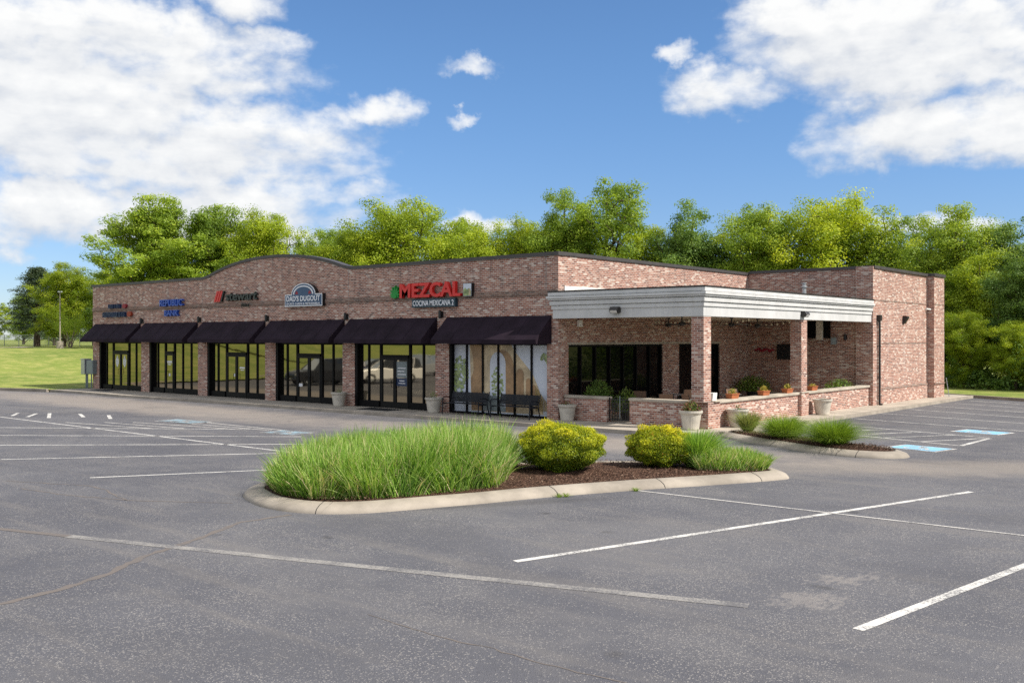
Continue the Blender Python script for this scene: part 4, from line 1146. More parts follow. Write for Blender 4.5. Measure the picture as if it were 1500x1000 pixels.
# terracotta troughs on the sill
TR = [(5.71,2.35,'nearest terracotta trough on the patio sill'),(5.71,4.75,'second terracotta trough on the patio sill'),(5.71,6.75,'terracotta trough beside the second column'),(5.71,9.05,'terracotta trough beyond the second column')]
for i, (x, y, l) in enumerate(TR):
    t = thing('flower_trough', l, 'planter', (x, y, .89), 0, 'terracotta troughs on the patio sill')
    m = MB(); a, b = .12, .27
    m.add([(-a*.8,-b*.9,.001),(a*.8,-b*.9,.001),(a*.8,b*.9,.001),(-a*.8,b*.9,.001),(-a,-b,.155),(a,-b,.155),(a,b,.155),(-a,b,.155)], [(0,3,2,1),(0,1,5,4),(1,2,6,5),(2,3,7,6),(3,0,4,7)])
    m.box(-a-.015,a+.015,-b-.015,b+.015,.145,.17); m.build('trough', 'terracotta', t)
    leafy('trough_flowers', ['yellow flowers in the nearest terracotta trough','yellow flowers in the second terracotta trough','orange flowers in the trough beside the second column','low yellow flowers in the trough beyond the second column'][i], 'flowers', (x, y, 1.045), 260, .20, .20 if i < 3 else .1, .06, 'flower').scale = (.65, 1.2, .95)
m = MB(); m.prism([(-.14,0),(.14,0),(.17,.26),(-.17,.26)], lambda a, b, c: (a, c, b), -.14, .14)
o = m.build('white_container', 'white', None, bevel=.01, loc=(5.72,.80,.893)); tag(o, 'small white container on the patio corner pier', 'container')
# patio furniture
def chair(label, x, y, rz):
    t = thing('patio_chair', label, 'chair', (x, y, .004), rz, 'sling chairs on the patio')
    m = MB(); m.add([(-.24,-.22,.43),(.24,-.22,.43),(.24,.22,.40),(-.24,.22,.40)], [(0,1,2,3)]); m.add([(-.24,-.22,.415),(.24,-.22,.415),(.24,.22,.385),(-.24,.22,.385)], [(3,2,1,0)]); m.build('seat', 'tan_sling', t)
    m = MB(); m.prism([(.22,.40),(.24,.39),(.40,.98),(.37,.98)], lambda a, b, c: (c, a, b), -.24, .24); m.build('backrest', 'tan_sling', t)
    for s in (-1, 1):
        m = MB(); m.tube([(s*.26,-.26,0),(s*.26,-.22,.43),(s*.26,-.20,.62),(s*.26,.25,.64)], .016, 6); m.tube([(s*.26,.34,0),(s*.26,.22,.40),(s*.26,.39,.99)], .016, 6); m.build('side_frame', 'black', t)
    return t
CH = [(3.35,2.05,200,'tan sling chair nearest the iron gate'),(4.3,2.25,150,'tan sling chair between the gate and the corner column'),(4.75,3.0,100,'tan sling chair seen just left of the corner column'),(2.2,5.2,240,'brown sling chair in front of the patio doorway'),(4.2,8.3,120,'brown sling chair behind the sill troughs'),(3.9,6.2,60,'brown sling chair right of the corner column'),(1.6,3.2,190,'brown sling chair against the dark patio window')]
for x, y, a, l in CH: chair(l, x, y, R(a))
def table(label, x, y):
    t = thing('patio_table', label, 'table', (x, y, .004), 0, 'round patio tables')
    m = MB(); m.lathe([(0,.70),(.43,.70),(.45,.715),(.45,.73),(0,.735)], (0,0,0), 24); m.build('table_top', 'galv', t)
    m = MB(); m.lathe([(.28,0),(.28,.02),(.04,.05),(.035,.70)], (0,0,0), 12); m.build('pedestal', 'black', t)
for x, y, l in [(3.7,2.95,'round metal patio table beside the gate chairs'),(1.6,2.9,'round metal patio table near the dark window'),(3.1,7.2,'round metal patio table between the two columns'),(1.5,5.9,'round metal patio table by the patio doorway')]: table(l, x, y)
def fan(label, x, y):
    t = thing('ceiling_fan', label, 'fan', (x, y, 3.74), random.random(), 'black ceiling fans under the patio canopy')
    m = MB(); m.lathe([(.07,0),(.07,-.04),(.02,-.06),(.02,-.20),(.11,-.22),(.13,-.30),(.06,-.36),(0,-.36)], (0,0,0), 12); m.build('motor', 'black', t)
    for k in range(5):
        a = 2*math.pi*k/5; c, s = math.cos(a), math.sin(a)
        m = MB(); m.add([(.13*c+.05*s,.13*s-.05*c,-.27),(.65*c+.07*s,.65*s-.07*c,-.26),(.65*c-.07*s,.65*s+.07*c,-.28),(.13*c-.05*s,.13*s+.05*c,-.29),(.13*c+.05*s,.13*s-.05*c,-.278),(.65*c+.07*s,.65*s-.07*c,-.268),(.65*c-.07*s,.65*s+.07*c,-.288),(.13*c-.05*s,.13*s+.05*c,-.298)], [(0,1,2,3),(7,6,5,4),(0,4,5,1),(1,5,6,2),(2,6,7,3)])
        m.build('blade', 'black', t)
for x, y, l in [(4.0,1.9,'black ceiling fan seen left of the corner column'),(4.2,5.2,'black ceiling fan right of the corner column'),(3.6,8.6,'black ceiling fan left of the second column'),(2.2,4.0,'black ceiling fan deep under the canopy by the window')]: fan(l, x, y)
t = thing('string_lights', 'string of small bulbs hanging under the patio ceiling', 'string lights', (0,0,0))
m = MB()
for (xa, ya, xb, yb) in [(5.4,.6,.4,6.0),(5.4,4.2,.4,9.5),(5.4,8.2,.4,13.5)]:
    pts = [(xa+(xb-xa)*k/10, ya+(yb-ya)*k/10, 3.66-.10*math.sin(math.pi*k/10)) for k in range(11)]
    m.tube(pts, .008, 4)
    for p in pts: MB().lathe([(0,-.09),(.032,-.07),(.034,-.04),(.015,0)], p, 8).build('bulb', 'bulb', t)
m.build('wire', 'black', t)
t = thing('wall_screen', 'black screen on the back patio wall beside the second column', 'screen', (2.15,15,2.32))
m = MB(); m.box(-.62,.62,-.14,-.10,-.36,.36); m.build('panel', 'black', t, bevel=.008); m = MB(); m.box(-.1,.1,-.10,-.002,-.1,.1); m.build('bracket', 'black', t)
t = thing('air_unit', 'dark wall-hung unit with a pale metal duct under the canopy ceiling', 'vent', (3.7,15,3.4))
m = MB(); m.box(-.72,.36,-.55,-.002,-.45,.33); m.build('cabinet', 'frame', t, bevel=.01); m = MB(); m.box(-.04,.24,-.70,-.551,-.53,.33); m.build('duct', 'planter', t, bevel=.01)
t = thing('loudspeaker', 'small dark grey speaker on the back patio wall right of the air unit', 'speaker', (4.2,15,2.82), R(20))
m = MB(); m.box(-.12,.12,-.34,-.08,-.15,.16); m.build('case', 'grey_box', t, bevel=.015); m = MB(); m.tube([(0,-.1,0),(0,.0,.05)], .025, 6); m.build('bracket', 'black', t)
t = thing('wall_lamp', 'small black lamp on the back patio wall right of the speaker', 'lamp', (4.75,15,3.0))
m = MB(); m.box(-.05,.05,-.03,-.002,-.1,.1); m.build('backplate', 'black', t); m = MB(); m.lathe([(.05,-.14),(.06,.1),(.03,.13)], (0,-.1,0), 10); m.build('shade', 'black', t)
m = MB()
for k in range(7):
    a = -.42+k*.14; m.prism([(a+.10*math.cos(R(q)), .05*math.sin(k*2.1)+(.05+.02*(k % 2))*math.sin(R(q))) for q in range(0, 360, 45)], fx, -.01, -.04-.01*(k % 3))
o = m.build('wall_ornament', 'dim_red', None, loc=(.85,15,2.40)); tag(o, 'dark red metal ornament on the back patio wall', 'ornament')
m = MB(); m.box(-.12,.12,-.10,-.002,-.12,.12)
o = m.build('junction_box', 'white', None, bevel=.01, loc=(.12,1.25,3.5)); o.rotation_euler = (0,0,R(90)); o.location = (.002,1.25,3.5); tag(o, 'small cream junction box above the patio window', 'box')
leafy('patio_shrub', 'feathery green fern standing behind the wall left of the gate', 'plant', (.95,1.2,.45), 3400, .74, 1.0, .11, 'fern', .3, None, .25, .25)
leafy('patio_shrub', 'lower green fern beside the gate inside the patio', 'plant', (2.05,1.35,.4), 1500, .5, .78, .09, 'fern', .3, None, .25, .2)
leafy('patio_shrub', 'dark round shrub against the back patio wall', 'plant', (.95,13.6,.5), 2400, .85, .72, .10, 'leaf_deep', .3)
leafy('patio_shrub', 'green leafy plant behind the low wall near the downspout', 'plant', (5.1,13.4,.5), 1500, .75, .70, .11, 'fern', .3)
for x, y, r, l in [(.95,1.2,.26,'dark pot under the feathery fern'),(2.05,1.35,.22,'dark pot under the fern beside the gate'),(.95,13.6,.3,'dark pot under the round shrub at the back wall'),(5.1,13.4,.28,'dark pot under the leafy plant near the downspout')]:
    t = thing('plant_pot', l, 'planter', (x, y, .004))
    MB().lathe([(0,0),(r*.75,0),(r,.44),(r*1.06,.45),(r*1.06,.5),(r*.9,.5),(r*.88,.44),(0,.43)], (0,0,0), 16).build('pot', 'bronze', t)
m = MB().tube([(6.55,24.15,-.02),(6.42,24.1,.95)], .02, 6); tag(m.build('metal_post', 'galv'), 'thin leaning metal post at the far right corner of the building', 'post')

# ------------------------------------------------------------------ trees
def limb_path(p, d, L, bend, k=5):
    P = [np.array(p, float)]; d = np.array(d, float)
    for i in range(k):
        d = d+rng.normal(size=3)*bend; d[2] += .06; d /= np.linalg.norm(d); P.append(P[-1]+d*L/k)
    return P
def tree_proto(kind):
    """crown (leaf mesh) and trunk (wood mesh) for a tree 1 unit tall; kinds differ in outline and leaf clumping"""
    tr = MB(); clumps = []
    base_h = {'oak': .10, 'round': .10, 'airy': .12, 'tall': .10, 'edge': .02}[kind]
    R0 = {'oak': .36, 'round': .38, 'airy': .33, 'tall': .24, 'edge': .34}[kind]
    tr.tube([(0,0,-.03),(.004,.003,.2),(-.006,.004,.45),(.006,-.004,.72),(.0,.0,.9)], [.024,.019,.014,.009,.003], 8)
    nl = {'oak': 30, 'round': 34, 'airy': 26, 'tall': 30, 'edge': 30}[kind]
    for i in range(nl):
        z = base_h+(0.86-base_h)*(i+.5)/nl
        a = i*2.399+rng.uniform(-.4, .4)
        t = (z-base_h)/(1-base_h)
        prof = {'oak': math.sin(math.pi*min(1, .30+.66*t))**.8, 'round': math.sqrt(max(.02, 1-(1.75*t-.72)**2)), 'airy': .55+.45*math.sin(math.pi*t), 'tall': math.sqrt(max(.03, 1-(1.8*t-.75)**2)), 'edge': (1-t)**.42}[kind]
        L = R0*prof*(rng.uniform(.86, 1.08) if kind in ('round', 'oak') else rng.uniform(.74, 1.12))
        d = (math.cos(a), math.sin(a), rng.uniform(.25, .9)+.6*t+(.45 if kind == 'oak' else 0))
        path = limb_path((0, 0, z*.82), np.array(d)/np.linalg.norm(d), L, .16)
        tr.tube([tuple(p) for p in path], [.008,.007,.0055,.004,.003,.0015], 5)
        for q in (2, 3, 4, 5):
            for _ in range(2 if kind != 'airy' else 1):
                clumps.append(path[q]+rng.normal(size=3)*.028)
            if q >= 3:
                d2 = unit((path[q]-path[q-1]+rng.normal(size=3)*.06)[None])[0]
                sp = limb_path(path[q], d2, L*.38, .3, 3)
                tr.tube([tuple(p) for p in sp], [.003,.0022,.0015,.001], 4)
                clumps += [sp[2], sp[3]]
    for _ in range(10): clumps.append(np.array([rng.normal()*.05, rng.normal()*.05, rng.uniform(.86, .98)]))
    C = np.array(clumps); nc = len(C)
    C[:, 2] = np.clip(C[:, 2], .03, 1.02)
    per = {'oak': 165, 'round': 165, 'airy': 165, 'tall': 170, 'edge': 140}[kind]
    rc = rng.uniform(.028, .060, nc)*{'oak': 1.2, 'round': 1.4, 'airy': 1.12, 'tall': 1.3, 'edge': 1.3}[kind]
    idx = np.repeat(np.arange(nc), per); n = len(idx)
    d = unit(rng.normal(size=(n, 3)))
    rr = rng.random(n)**.45
    P = C[idx]+d*(rr*rc[idx])[:, None]*[1.15, 1.15, .72]
    N = unit(d*1.0+rng.normal(size=(n, 3))*.45+[0, 0, .45])
    T = np.clip(.45+(rng.random(nc)[idx]-.5)*.55+rng.normal(0, .12, n), 0, 1)
    if kind == 'oak':
        V, F, T4 = leaves(P, N, rng.uniform(.0115, .022, n), T, .36, (C[idx]-[0, 0, .4])*[1, 1, .3]+[0, 0, .08]+rng.normal(size=(n, 3))*.1)
    else:
        V, F, T4 = leaves(P, N, rng.uniform(.0072, .0145, n), T, .66)
    trm = tr.build('trunk', 'bark'); tm = trm.data; bpy.data.objects.remove(trm)
    return (V, F, T4), tm
MATS = {'oak': 'leaf_mid', 'round': 'leaf_spring', 'airy': 'leaf_mid', 'tall': 'leaf_mid', 'edge': 'leaf_mid'}
PROTO = {}
def proto(kind, var, mat):
    key = (kind, var, mat)
    if key not in PROTO:
        kk = (kind, var)
        if kk not in PROTO: PROTO[kk] = tree_proto(kind)
        (V, F, T4), tm = PROTO[kk]
        PROTO[key] = (np_mesh('crown_'+kind, V, F, mat, T4), tm)
    return PROTO[key]
def tree(kind, var, mat, x, y, z, h, wide=1.0, label='', group=None, rz=None, name='leafy_tree'):
    cm, tm = proto(kind, var, mat)
    t = thing(name, label, 'tree', (x, y, z), rng.uniform(0, 6.28) if rz is None else rz, group)
    t.scale = (h*wide, h*wide, h)
    link('crown', cm, t); link('trunk', tm, t)
    return t
def gz(x, y): return hill_z(x, y) if x < -39.2 else 0
TREES = [  # kind, variant, leaves, x, y, height above z=0, width, label
 ('oak',0,'leaf_mid',-66.5,22.2,17.2,1.25,'wide feathery willow-like tree, leftmost above the brick parapet'),
 ('oak',1,'leaf_mid',-63.6,27.0,16.5,1.1,'second feathery willow-like tree above the left end of the parapet'),
 ('round',0,'leaf_spring',-58.2,29.0,15.2,.92,'bright green rounded tree left of the parapet arch'),
 ('airy',0,'leaf_mid',-53.7,33.1,13.7,.9,'lower dark green tree behind the top of the parapet arch'),
 ('round',1,'leaf_lime',-49.5,31.5,12.6,.85,'yellow-green tree peeping over the right shoulder of the arch'),
 ('round',2,'leaf_spring',-45.4,36.2,16.0,1.12,'tall broad bright green tree above the right shoulder of the arch'),
 ('airy',1,'leaf_mid',-41.6,39.2,14.6,.8,'thin-topped tree right of the broad bright green one'),
 ('round',0,'leaf_spring',-34.7,40.0,13.6,.9,'low rounded tree left of the big airy tree'),
 ('tall',0,'leaf_mid',-29.4,39.3,16.3,.85,'narrow left crown of the tall airy pair above the building corner'),
 ('airy',2,'leaf_mid',-26.4,41.5,16.9,.98,'tallest airy tree with sky gaps above the building corner'),
 ('round',1,'leaf_spring',-22.4,42.4,12.0,.9,'low bright tree between the airy tree and the slim round one'),
 ('tall',1,'leaf_deep',-18.8,42.9,14.6,1.0,'slim grey-green tree standing clear above the long side wall'),
 ('round',2,'leaf_mid',-13.6,44.6,13.6,.92,'left lobe of the large green tree group over the inner corner'),
 ('round',0,'leaf_spring',-8.4,46.2,14.0,1.15,'largest broad green tree above the patio roof'),
 ('airy',0,'leaf_mid',-3.3,46.8,12.2,.85,'medium tree just left of the right wall top corner'),
 ('round',1,'leaf_mid',2.0,43.0,11.8,1.0,'broad tree above the right wall of the building'),
 ('airy',1,'leaf_deep',5.9,43.5,11.3,.9,'dark tree near the right edge of the woods'),
 ('round',2,'leaf_lime',4.7,33.6,4.6,1.0,'small lime green maple at the wood edge beside the right wall'),
 ('round',0,'leaf_spring',7.6,33.2,4.0,1.1,'small green maple right of the lime green one'),
]
for k, v, mt, x, y, h, w, l in TREES:
    z = gz(x, y); tree(k, v, mt, x, y, z-.05, h-z, w, l)
for x, y, h, w, l, mt in [(-56.0,35,13.6,1.0,'mid-green tree behind the bright one left of the arch','leaf_mid'),(-51.5,36.5,13.3,1.05,'dark olive tree directly behind the arch top','leaf_mid'),(-47.8,33.0,12.6,1.0,'bright tree low behind the right arch shoulder','leaf_spring'),(-38.3,37.5,13.2,1.0,'bright tree between the broad tree and the low rounded one','leaf_spring'),(-31.8,42.0,13.0,1.1,'green tree filling in left of the narrow airy crown','leaf_spring')]:
    tree('round', random.randrange(3), mt, x, y, gz(x, y)-.05, h-gz(x, y), w, l)
# woodland belt filling in behind and to the right
gbelt = 'trees of the woodland belt behind the building and lawn'
lbl = 'leafy tree in the dense woodland belt behind the building and the left lawn'
def belt(x, y, h, kind=None, w=1.0, mt=None):
    z = gz(x, y)
    tree(kind or random.choice(['round','edge','airy','edge']), random.randrange(2), mt or random.choice(['leaf_spring','leaf_mid','leaf_mid','leaf_deep']), x, y, z-.05, h, w, lbl, gbelt)
for i in range(15): belt(-70+i*4.6+random.uniform(-1, 1), 45+random.uniform(-3, 4), random.uniform(8.5, 11.5), w=1.15)
for i in range(12): belt(-10+i*3.4+random.uniform(-.8, .8), 53-i*.9+random.uniform(-2, 2), random.uniform(9, 11), w=1.15)
for i in range(9): belt(-1+i*2.6+random.uniform(-.5, .5), 40-i*.7+random.uniform(-1, 1), random.uniform(7.5, 9.8), 'edge', 1.1, random.choice(['leaf_mid','leaf_deep','leaf_spring']))
for x, y, h in [(9.5,42,11.0),(12,40,10.6),(14.5,38,10.8),(17,36,10.2),(20,35,10.5),(8,37,8.5)]: belt(x, y, h, 'round', 1.05)
# shrubby edge of the wood, low to the ground: one mass
n = 26000
px = rng.uniform(-12, 24, n); py = 34.6-.28*px+rng.uniform(-.6, 3.5, n)
bumpy = 1.5+.8*np.sin(px*1.7)+.6*np.sin(px*.73+1)+.5*np.sin(px*3.1+2)
pz = rng.random(n)**.8*np.maximum(.6, bumpy)
V, F, T4 = leaves(np.c_[px, py, pz], unit(rng.normal(size=(n, 3))+[.2, -.3, .5]), rng.uniform(.12, .26, n), np.clip(rng.normal(.35, .2, n), 0, 1), .6)
tag(link('undergrowth', np_mesh('undergrowth', V, F, 'leaf_deep', T4)), 'dark leafy undergrowth along the foot of the woods', 'undergrowth', kind='stuff')

# lawn trees on the left
def conifer(label, x, y, h, seed=0):
    z = gz(x, y); t = thing('pine_tree', label, 'tree', (x, y, z-.05)); t.scale = (1.2, 1.2, 1)
    m = MB(); m.tube([(0,0,0),(.05,0,h*.4),(0,.05,h*.8),(0,0,h)], [.32,.24,.11,.02], 8)
    C = []; D = []
    for i in range(62):
        f = .16+.84*(i/61)**.9; zz = f*h; L = (1-f)**.75*h*.44*rng.uniform(.6, 1.12)+.25; a = i*2.399
        d = np.array([math.cos(a), math.sin(a), .10+.25*f]); path = [np.array([0, 0, zz])+d*L*q+np.array([0, 0, -.10*L*q*q]) for q in (0, .35, .7, 1)]
        m.tube([tuple(p) for p in path], [.06,.045,.03,.01], 5)
        for q in np.linspace(.3, 1.02, 9): 
            C.append(np.array([0, 0, zz])+d*L*q+np.array([0, 0, -.10*L*q*q])); D.append(d)
    C = np.array(C); D = np.array(D); per = 44; idx = np.repeat(np.arange(len(C)), per); n = len(idx)
    P = C[idx]+rng.normal(size=(n, 3))*[.30, .30, .13]
    al = D[idx]*.6+rng.normal(size=(n, 3))*.6+[0, 0, .35]
    V, F, T4 = leaves(P, unit(rng.normal(size=(n, 3))+[0, 0, .6]), rng.uniform(.16, .34, n), np.clip(rng.normal(.42, .2, n)+(rng.random(len(C))[idx]-.5)*.3, 0, 1), .22, al)
    m.build('trunk', 'bark', t); link('crown', np_mesh('pine_crown', V, F, 'needle', T4), t)
    return t
conifer('dark pine tree with layered branches at the far left', -92.5, 22.3, 8.9)
tree('round', 1, 'leaf_lime', -82.6, 20.8, gz(-82, 21)-.05, 8.9, 1.05, 'yellow-green tree right of the pine on the left lawn')
tree('round', 2, 'leaf_spring', -80.0, 25.0, gz(-80, 25)-.05, 8.6, 1.15, 'green tree behind the light pole on the left lawn')
tree('airy', 2, 'leaf_spring', -104.5, 22.5, gz(-104, 22)-.05, 5.4, 1.2, 'pale green tree cut by the left edge of the picture')
tree('edge', 0, 'leaf_deep', -98.5, 27.0, gz(-98, 27)-.05, 6.8, 1.2, 'dark green tree behind the pine')
tree('edge', 1, 'leaf_deep', -88, 28, gz(-88, 28)-.05, 5.2, 1.3, lbl, gbelt)
tree('round', 0, 'leaf_mid', -75.5, 29, gz(-75, 29)-.05, 9.5, 1.1, 'mid-green tree filling the gap left of the feathery willow-like tree')
tree('edge', 0, 'leaf_mid', -72.0, 25, gz(-72, 25)-.05, 6.0, 1.1, lbl, gbelt)
for i in range(9): belt(-150+i*8.5, 34+random.uniform(-4, 4)+i*1.5, random.uniform(5, 8), 'edge', 1.4)
tree('round', 1, 'leaf_mid', -78.5, 29.5, gz(-78, 29)-.05, 8.2, 1.25, lbl, gbelt)
tree('edge', 1, 'leaf_spring', -71.0, 21.5, gz(-71, 21)-.05, 5.0, 1.2, 'low bright green tree close behind the left end of the building')
tree('round', 0, 'leaf_deep', -96.5, 31, gz(-96, 31)-.05, 7.5, 1.3, lbl, gbelt)
tree('round', 2, 'leaf_mid', -110.5, 30, gz(-110, 30)-.05, 7.2, 1.4, lbl, gbelt)
# small multi-stemmed tree by the pole
x, y = -74.5, 17.6; z = gz(x, y)
t = thing('multi_stemmed_tree', 'small multi-stemmed tree with bare pale stems beside the light pole', 'tree', (x, y, z-.05))
m = MB(); tips = []
for k in range(6):
    a = k*1.05; e = (math.cos(a)*.95, math.sin(a)*.95)
    m.tube([(e[0]*.1,e[1]*.1,0),(e[0]*.35,e[1]*.35,.8),(e[0]*.75,e[1]*.75,1.7),(e[0]*1.1,e[1]*1.1,2.6)], [.06,.05,.035,.015], 6); tips.append(np.array([e[0], e[1], 2.3]))
m.build('stems', 'pale_bark', t)
n = 4200; C = np.array(tips)[rng.integers(0, 6, n)]; P = C+rng.normal(size=(n, 3))*[.42, .42, .5]
V, F, T4 = leaves(P, unit(rng.normal(size=(n, 3))), rng.uniform(.08, .15, n), np.clip(rng.normal(.6, .2, n), 0, 1), .5)
link('crown', np_mesh('multi_crown', V, F, 'leaf_mid', T4), t)
# light pole
x, y = -70.9, 14.9; z = gz(x, y)
t = thing('light_pole', 'slim pale light pole on a concrete base on the left lawn', 'light pole', (x, y, z))
m = MB(); m.lathe([(.0,-.2),(.33,-.2),(.33,.62),(.28,.68),(0,.68)], (0,0,0), 16); m.build('pole_base', 'curb', t)
m = MB(); m.tube([(0,0,.68),(0,0,5.3)], [.075,.05], 8); m.build('pole', 'wood_pole', t)
m = MB(); m.box(-.12,.12,-.18,.18,5.3,5.42); m.build('lamp_head', 'galv', t, bevel=.01)
# footpath along the crest of the lawn and the fence beyond
m = MB(); pth = [(-68.5,-40),(-70.5,-20),(-72.5,0),(-74.5,12),(-83,16),(-110,20)]
pp = resample(pth+[(-110,400)], 1.0)[:90]
for a, b in zip(pp, pp[1:]):
    d = (b-a).normalized(); nv = Vector((-d.y, d.x))*.75
    m.add([(a.x-nv.x,a.y-nv.y,hill_z(a.x,a.y)+.05),(b.x-nv.x,b.y-nv.y,hill_z(b.x,b.y)+.05),(b.x+nv.x,b.y+nv.y,hill_z(b.x,b.y)+.05),(a.x+nv.x,a.y+nv.y,hill_z(a.x,a.y)+.05)], [(0,1,2,3)])
tag(m.build('footpath', 'walk_side'), kind='structure')
t = thing('chain_link_fence', 'grey wire fence beyond the crest of the left lawn', 'fence', (-108,22,0))
fa, fb = Vector((-112,18.5)), Vector((-84,25.0)); m = MB()
for i in range(12):
    p = fa.lerp(fb, i/11); zz = hill_z(p.x, p.y); pm = MB(); pm.tube([(p.x+108,p.y-22,zz-.1),(p.x+108,p.y-22,zz+1.35)], .04, 6); pm.build('fence_post', 'galv', t)
for r in (.15,.4,.65,.9,1.1,1.3):
    m.tube([(fa.lerp(fb, i/11).x+108, fa.lerp(fb, i/11).y-22, hill_z(*fa.lerp(fb, i/11))+r) for i in range(12)], .014 if r < 1.3 else .025, 5)
for i in range(150):
    p = fa.lerp(fb, (i+.5)/150); zz = hill_z(p.x, p.y); m.bar((p.x+108,p.y-22,zz+.1),(p.x+108,p.y-22,zz+1.3),.012)
m.build('wire_mesh', 'galv', t)

# ------------------------------------------------------------------ parked cars, seen as reflections in the shop windows
def car(label, x, y, rz, body, suv=True):
    t = thing('parked_car', label, 'car', (x, y, GZ), rz, 'cars parked facing the shops')
    W = .92; ht = 1.72 if suv else 1.45; L = 2.3
    # side profile along +y (front)
    low = [(-L,.42),(-L+.04,.30),(L-.05,.30),(L,.45),(L-.04,.78),(L-.25,.92),(.95,1.02),(-L+.06,1.04)]
    m = MB()
    def place(a, b, c): return (c, a, b)
    m.prism([(a, b) for a, b in low], place, -W, W); m.build('body', body, t, bevel=.06)
    rf = [(-L+.12,1.03),(.98,1.02),(.30,ht-.06),(.1,ht),(-L+.45,ht),(-L+.25,ht-.1)] if suv else [(-L+.5,1.03),(1.0,1.02),(.30,ht-.05),(.0,ht),(-1.0,ht),(-1.35,ht-.06)]
    m = MB(); n = len(rf)
    m.add([(-W*.96,a,b) if b < 1.1 else (-W*.78,a,b) for a, b in rf]+[(W*.96,a,b) if b < 1.1 else (W*.78,a,b) for a, b in rf], [tuple(range(n)), tuple(range(n, 2*n))[::-1]]+[(i, i+n, (i+1) % n+n, (i+1) % n) for i in range(n)])
    m.build('greenhouse', 'car_glass', t)
    m = MB(); m.box(-W*.77,W*.77,rf[4][0]+.05,rf[3][0]-.05,ht-.05,ht+.02); 
    for s in (-1, 1):
        for ya in (-.55,-1.6): m.bar((s*W*.955,ya,1.04),(s*W*.80,ya-.05,ht-.02),.09,.05)
        m.bar((s*W*.965,.98,1.03),(s*W*.79,.25,ht-.03),.06,.06)
    m.build('roof', body, t, bevel=.02)
    for s in (-1, 1):
        for yy in (1.40,-1.38):
            m = MB(); m.lathe([(.20,-.1),(.33,-.11),(.35,-.08),(.35,.08),(.33,.11),(.20,.1)], (0,0,0), 20)
            wv = m.build('wheel', 'tyre', t); wv.rotation_euler = (0, R(90), 0); wv.location = (s*(W-.10), yy, .35)
            m = MB(); m.lathe([(0,.075),(.06,.09),(.20,.08),(.21,.05)] if s > 0 else [(.21,-.05),(.20,-.08),(.06,-.09),(0,-.075)], (0,0,0), 14); m.build('rim', 'galv', wv)
        m = MB(); m.box(s*.78-.12,s*.78+.12,L-.14,L-.012,.68,.80); m.build('headlight', 'lens', t)
        m = MB(); m.box(s*.82-.09,s*.82+.09,-L-.01,-L+.08,.72,.98); m.build('tail_light', 'dim_red', t)
    m = MB(); m.box(-.55,.55,L-.06,L+.012,.50,.66); m.build('grille', 'black', t)
    m = MB(); m.box(-.15,.15,L+.013,L+.022,.42,.49); m.build('number_plate', 'white', t)
    return t
car('black sport utility car reflected in the fourth shop window', -29.5, -12.6, R(12), 'car_dark')
car('white sport utility car reflected in the doors under the red sign', -28.3, -17.3, R(28), 'car_white')
car('silver car farthest back in the window reflections', -34.6, -26.5, R(-20), 'car_grey')
car('navy saloon reflected beside the black sport utility car', -32.2, -16.2, R(15), 'car_navy', False)
car('black saloon parked beside the white sport utility car', -36.0, -23.0, R(20), 'car_dark', False)

# ------------------------------------------------------------------ sky, sun, camera
EL, PH = R(45.5), R(18)
S = Vector((math.cos(PH)*math.cos(EL), math.sin(PH)*math.cos(EL), math.sin(EL)))
sun = bpy.data.lights.new('sun', 'SUN'); sun.energy = 4.6; sun.angle = R(.53); sun.color = (1, .93, .83)
so = bpy.data.objects.new('sun', sun); COL.objects.link(so); so.rotation_euler = S.to_track_quat('Z', 'Y').to_euler(); so.location = (30, 10, 40)

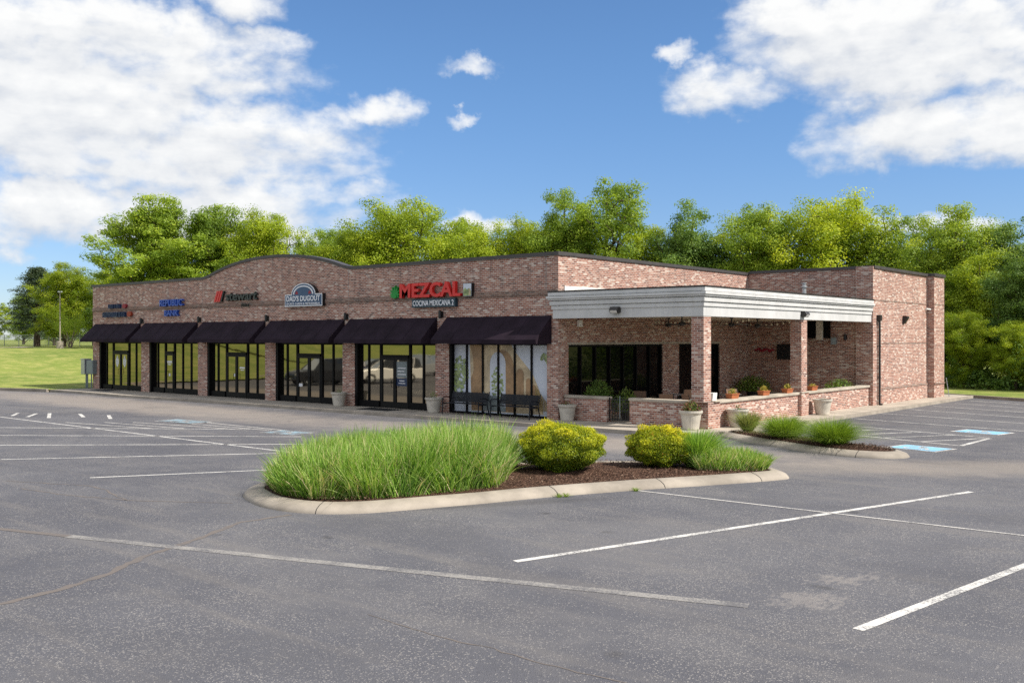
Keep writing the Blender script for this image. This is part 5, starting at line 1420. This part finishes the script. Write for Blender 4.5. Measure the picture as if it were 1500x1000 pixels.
w = bpy.data.worlds.new('World'); sc.world = w; w.use_nodes = True
nt = w.node_tree; nt.nodes.clear(); t = NT(nt)
sky = t.n('ShaderNodeTexSky', sky_type='NISHITA'); sky.sun_disc = False; sky.sun_elevation = EL; sky.sun_rotation = math.atan2(S.x, S.y)
sky.air_density = 1.0; sky.dust_density = .15; sky.ozone_density = 3.0; sky.altitude = 200
d = t.coord('Generated')
TH = R(40.11)
xc = t.vm('DOT_PRODUCT', d, (math.cos(TH), math.sin(TH), 0), out=1)
yc = t.vm('DOT_PRODUCT', d, (-math.sin(TH), math.cos(TH), 0), out=1)
sp = t.n('ShaderNodeSeparateXYZ'); nt.links.new(d, sp.inputs[0])
az = t.m('ARCTAN2', xc, yc); el = t.m('ARCSINE', sp.outputs[2])
def cloud_field(dz):
    e = t.m('ADD', el, dz) if dz else el
    cb = t.n('ShaderNodeCombineXYZ'); t.put(cb.inputs[0], az); t.put(cb.inputs[1], e); p0 = cb.outputs[0]
    wn = t.n('ShaderNodeTexNoise'); wn.inputs['Scale'].default_value = 24; wn.inputs['Detail'].default_value = 6; wn.inputs['Roughness'].default_value = .6
    nt.links.new(p0, wn.inputs['Vector'])
    sc_ = t.vm('SCALE', t.vm('SUBTRACT', wn.outputs['Color'], (.5, .5, .5))); sc_.node.inputs['Scale'].default_value = .055
    p = t.vm('ADD', p0, sc_)
    # heaps of cumulus: centre azimuth / elevation and half sizes, in radians
    E = [(-.42,.262,.215,.062),(-.365,.188,.215,.060),(-.37,.128,.25,.030),(-.42,.118,.26,.040),(-.29,.135,.14,.032),(-.40,.205,.14,.08),(-.130,.226,.036,.020),(-.275,.325,.045,.028),(-.255,.285,.05,.02),
         (.40,.275,.175,.072),(.435,.195,.165,.042),(.225,.245,.065,.030),(.165,.277,.020,.012),(.30,.31,.08,.04),(-.038,.272,.033,.0105),(-.055,.222,.019,.0075),(-.038,.118,.045,.014),(.405,.108,.06,.012),(-.215,.15,.08,.02),
         (1.5,.30,.4,.08),(2.4,.25,.5,.07),(-1.6,.28,.5,.08),(-2.6,.22,.4,.06)]
    mask = None
    for (a, b, rx, ry) in E:
        v = t.vm('DIVIDE', t.vm('SUBTRACT', p, (a, b, 0)), (rx, ry, 1))
        l = t.m('SUBTRACT', 1.0, t.vm('DOT_PRODUCT', v, v, out=1))
        l = t.m('MULTIPLY', l, min(1.3, .45+ry*14))
        mask = l if mask is None else t.m('MAXIMUM', mask, l)
    side = t.m('MAXIMUM', t.smooth(t.m('ABSOLUTE', az), .62, 1.0), t.smooth(e, .50, .75))  # extra cloud cover out of view, added to brighten the shaded front
    mask = t.m('MAXIMUM', mask, t.m('SUBTRACT', t.m('MULTIPLY', side, 1.95), 1.3))
    q = t.vm('MULTIPLY', p0, (1, 1.7, 1))
    n1 = t.noise(q, 9.5, 10, .57, .2); n2 = t.noise(q, 38, 6, .55)
    nn = t.m('ADD', t.m('MULTIPLY', t.m('SUBTRACT', n1, .5), 3.0), t.m('MULTIPLY', t.m('SUBTRACT', n2, .5), .8))
    return t.m('ADD', t.m('MINIMUM', t.m('MAXIMUM', mask, -1.3), 1.0), nn), q
f0, q0 = cloud_field(0)
f1, _ = cloud_field(.022)
dens = t.smooth(f0, -.28, .95)
lit = t.m('MULTIPLY', t.m('SUBTRACT', f0, f1), .5)
band = t.noise(t.vm('MULTIPLY', q0, (.45, 2.0, 1)), 11, 4, .5)
br = t.m('ADD', t.m('ADD', .66, lit), t.m('MULTIPLY', t.m('SUBTRACT', band, .5), .9), clamp=True)
ccol = t.ramp(br, [(0, (.42, .46, .52)), (.35, (.54, .565, .605)), (.65, (.66, .67, .68)), (1, (.76, .76, .75))])
b1 = t.n('ShaderNodeBackground'); b1.inputs[1].default_value = .13
tone = t.mix(t.smooth(el, .0, .30), (.50, .57, .74), (.55, .70, .84))
nt.links.new(t.mix(1.0, sky.outputs[0], tone, 'MULTIPLY'), b1.inputs[0])
b2 = t.n('ShaderNodeBackground'); nt.links.new(ccol, b2.inputs[0]); b2.inputs[1].default_value = 1.0
mx = t.n('ShaderNodeMixShader'); nt.links.new(t.m('MULTIPLY', dens, .97), mx.inputs[0]); nt.links.new(b1.outputs[0], mx.inputs[1]); nt.links.new(b2.outputs[0], mx.inputs[2])
ow = t.n('ShaderNodeOutputWorld'); nt.links.new(mx.outputs[0], ow.inputs['Surface'])

cam = bpy.data.cameras.new('camera'); co = bpy.data.objects.new('camera', cam); COL.objects.link(co)
co.location = (21.34, -27.93, 2.95); co.rotation_euler = (R(90), 0, TH)
cam.sensor_width = 36; cam.lens = 1421/1500*36; cam.shift_y = -.0031; cam.clip_start = .1; cam.clip_end = 3000
sc.camera = co
sc.view_settings.view_transform = 'Standard'; sc.view_settings.look = 'None'; sc.view_settings.exposure = .42; sc.view_settings.gamma = 1
sc.cycles.use_denoising = False; sc.cycles.caustics_reflective = False; sc.cycles.caustics_refractive = False; sc.cycles.max_bounces = 8; sc.cycles.diffuse_bounces = 6; sc.cycles.transparent_max_bounces = 4
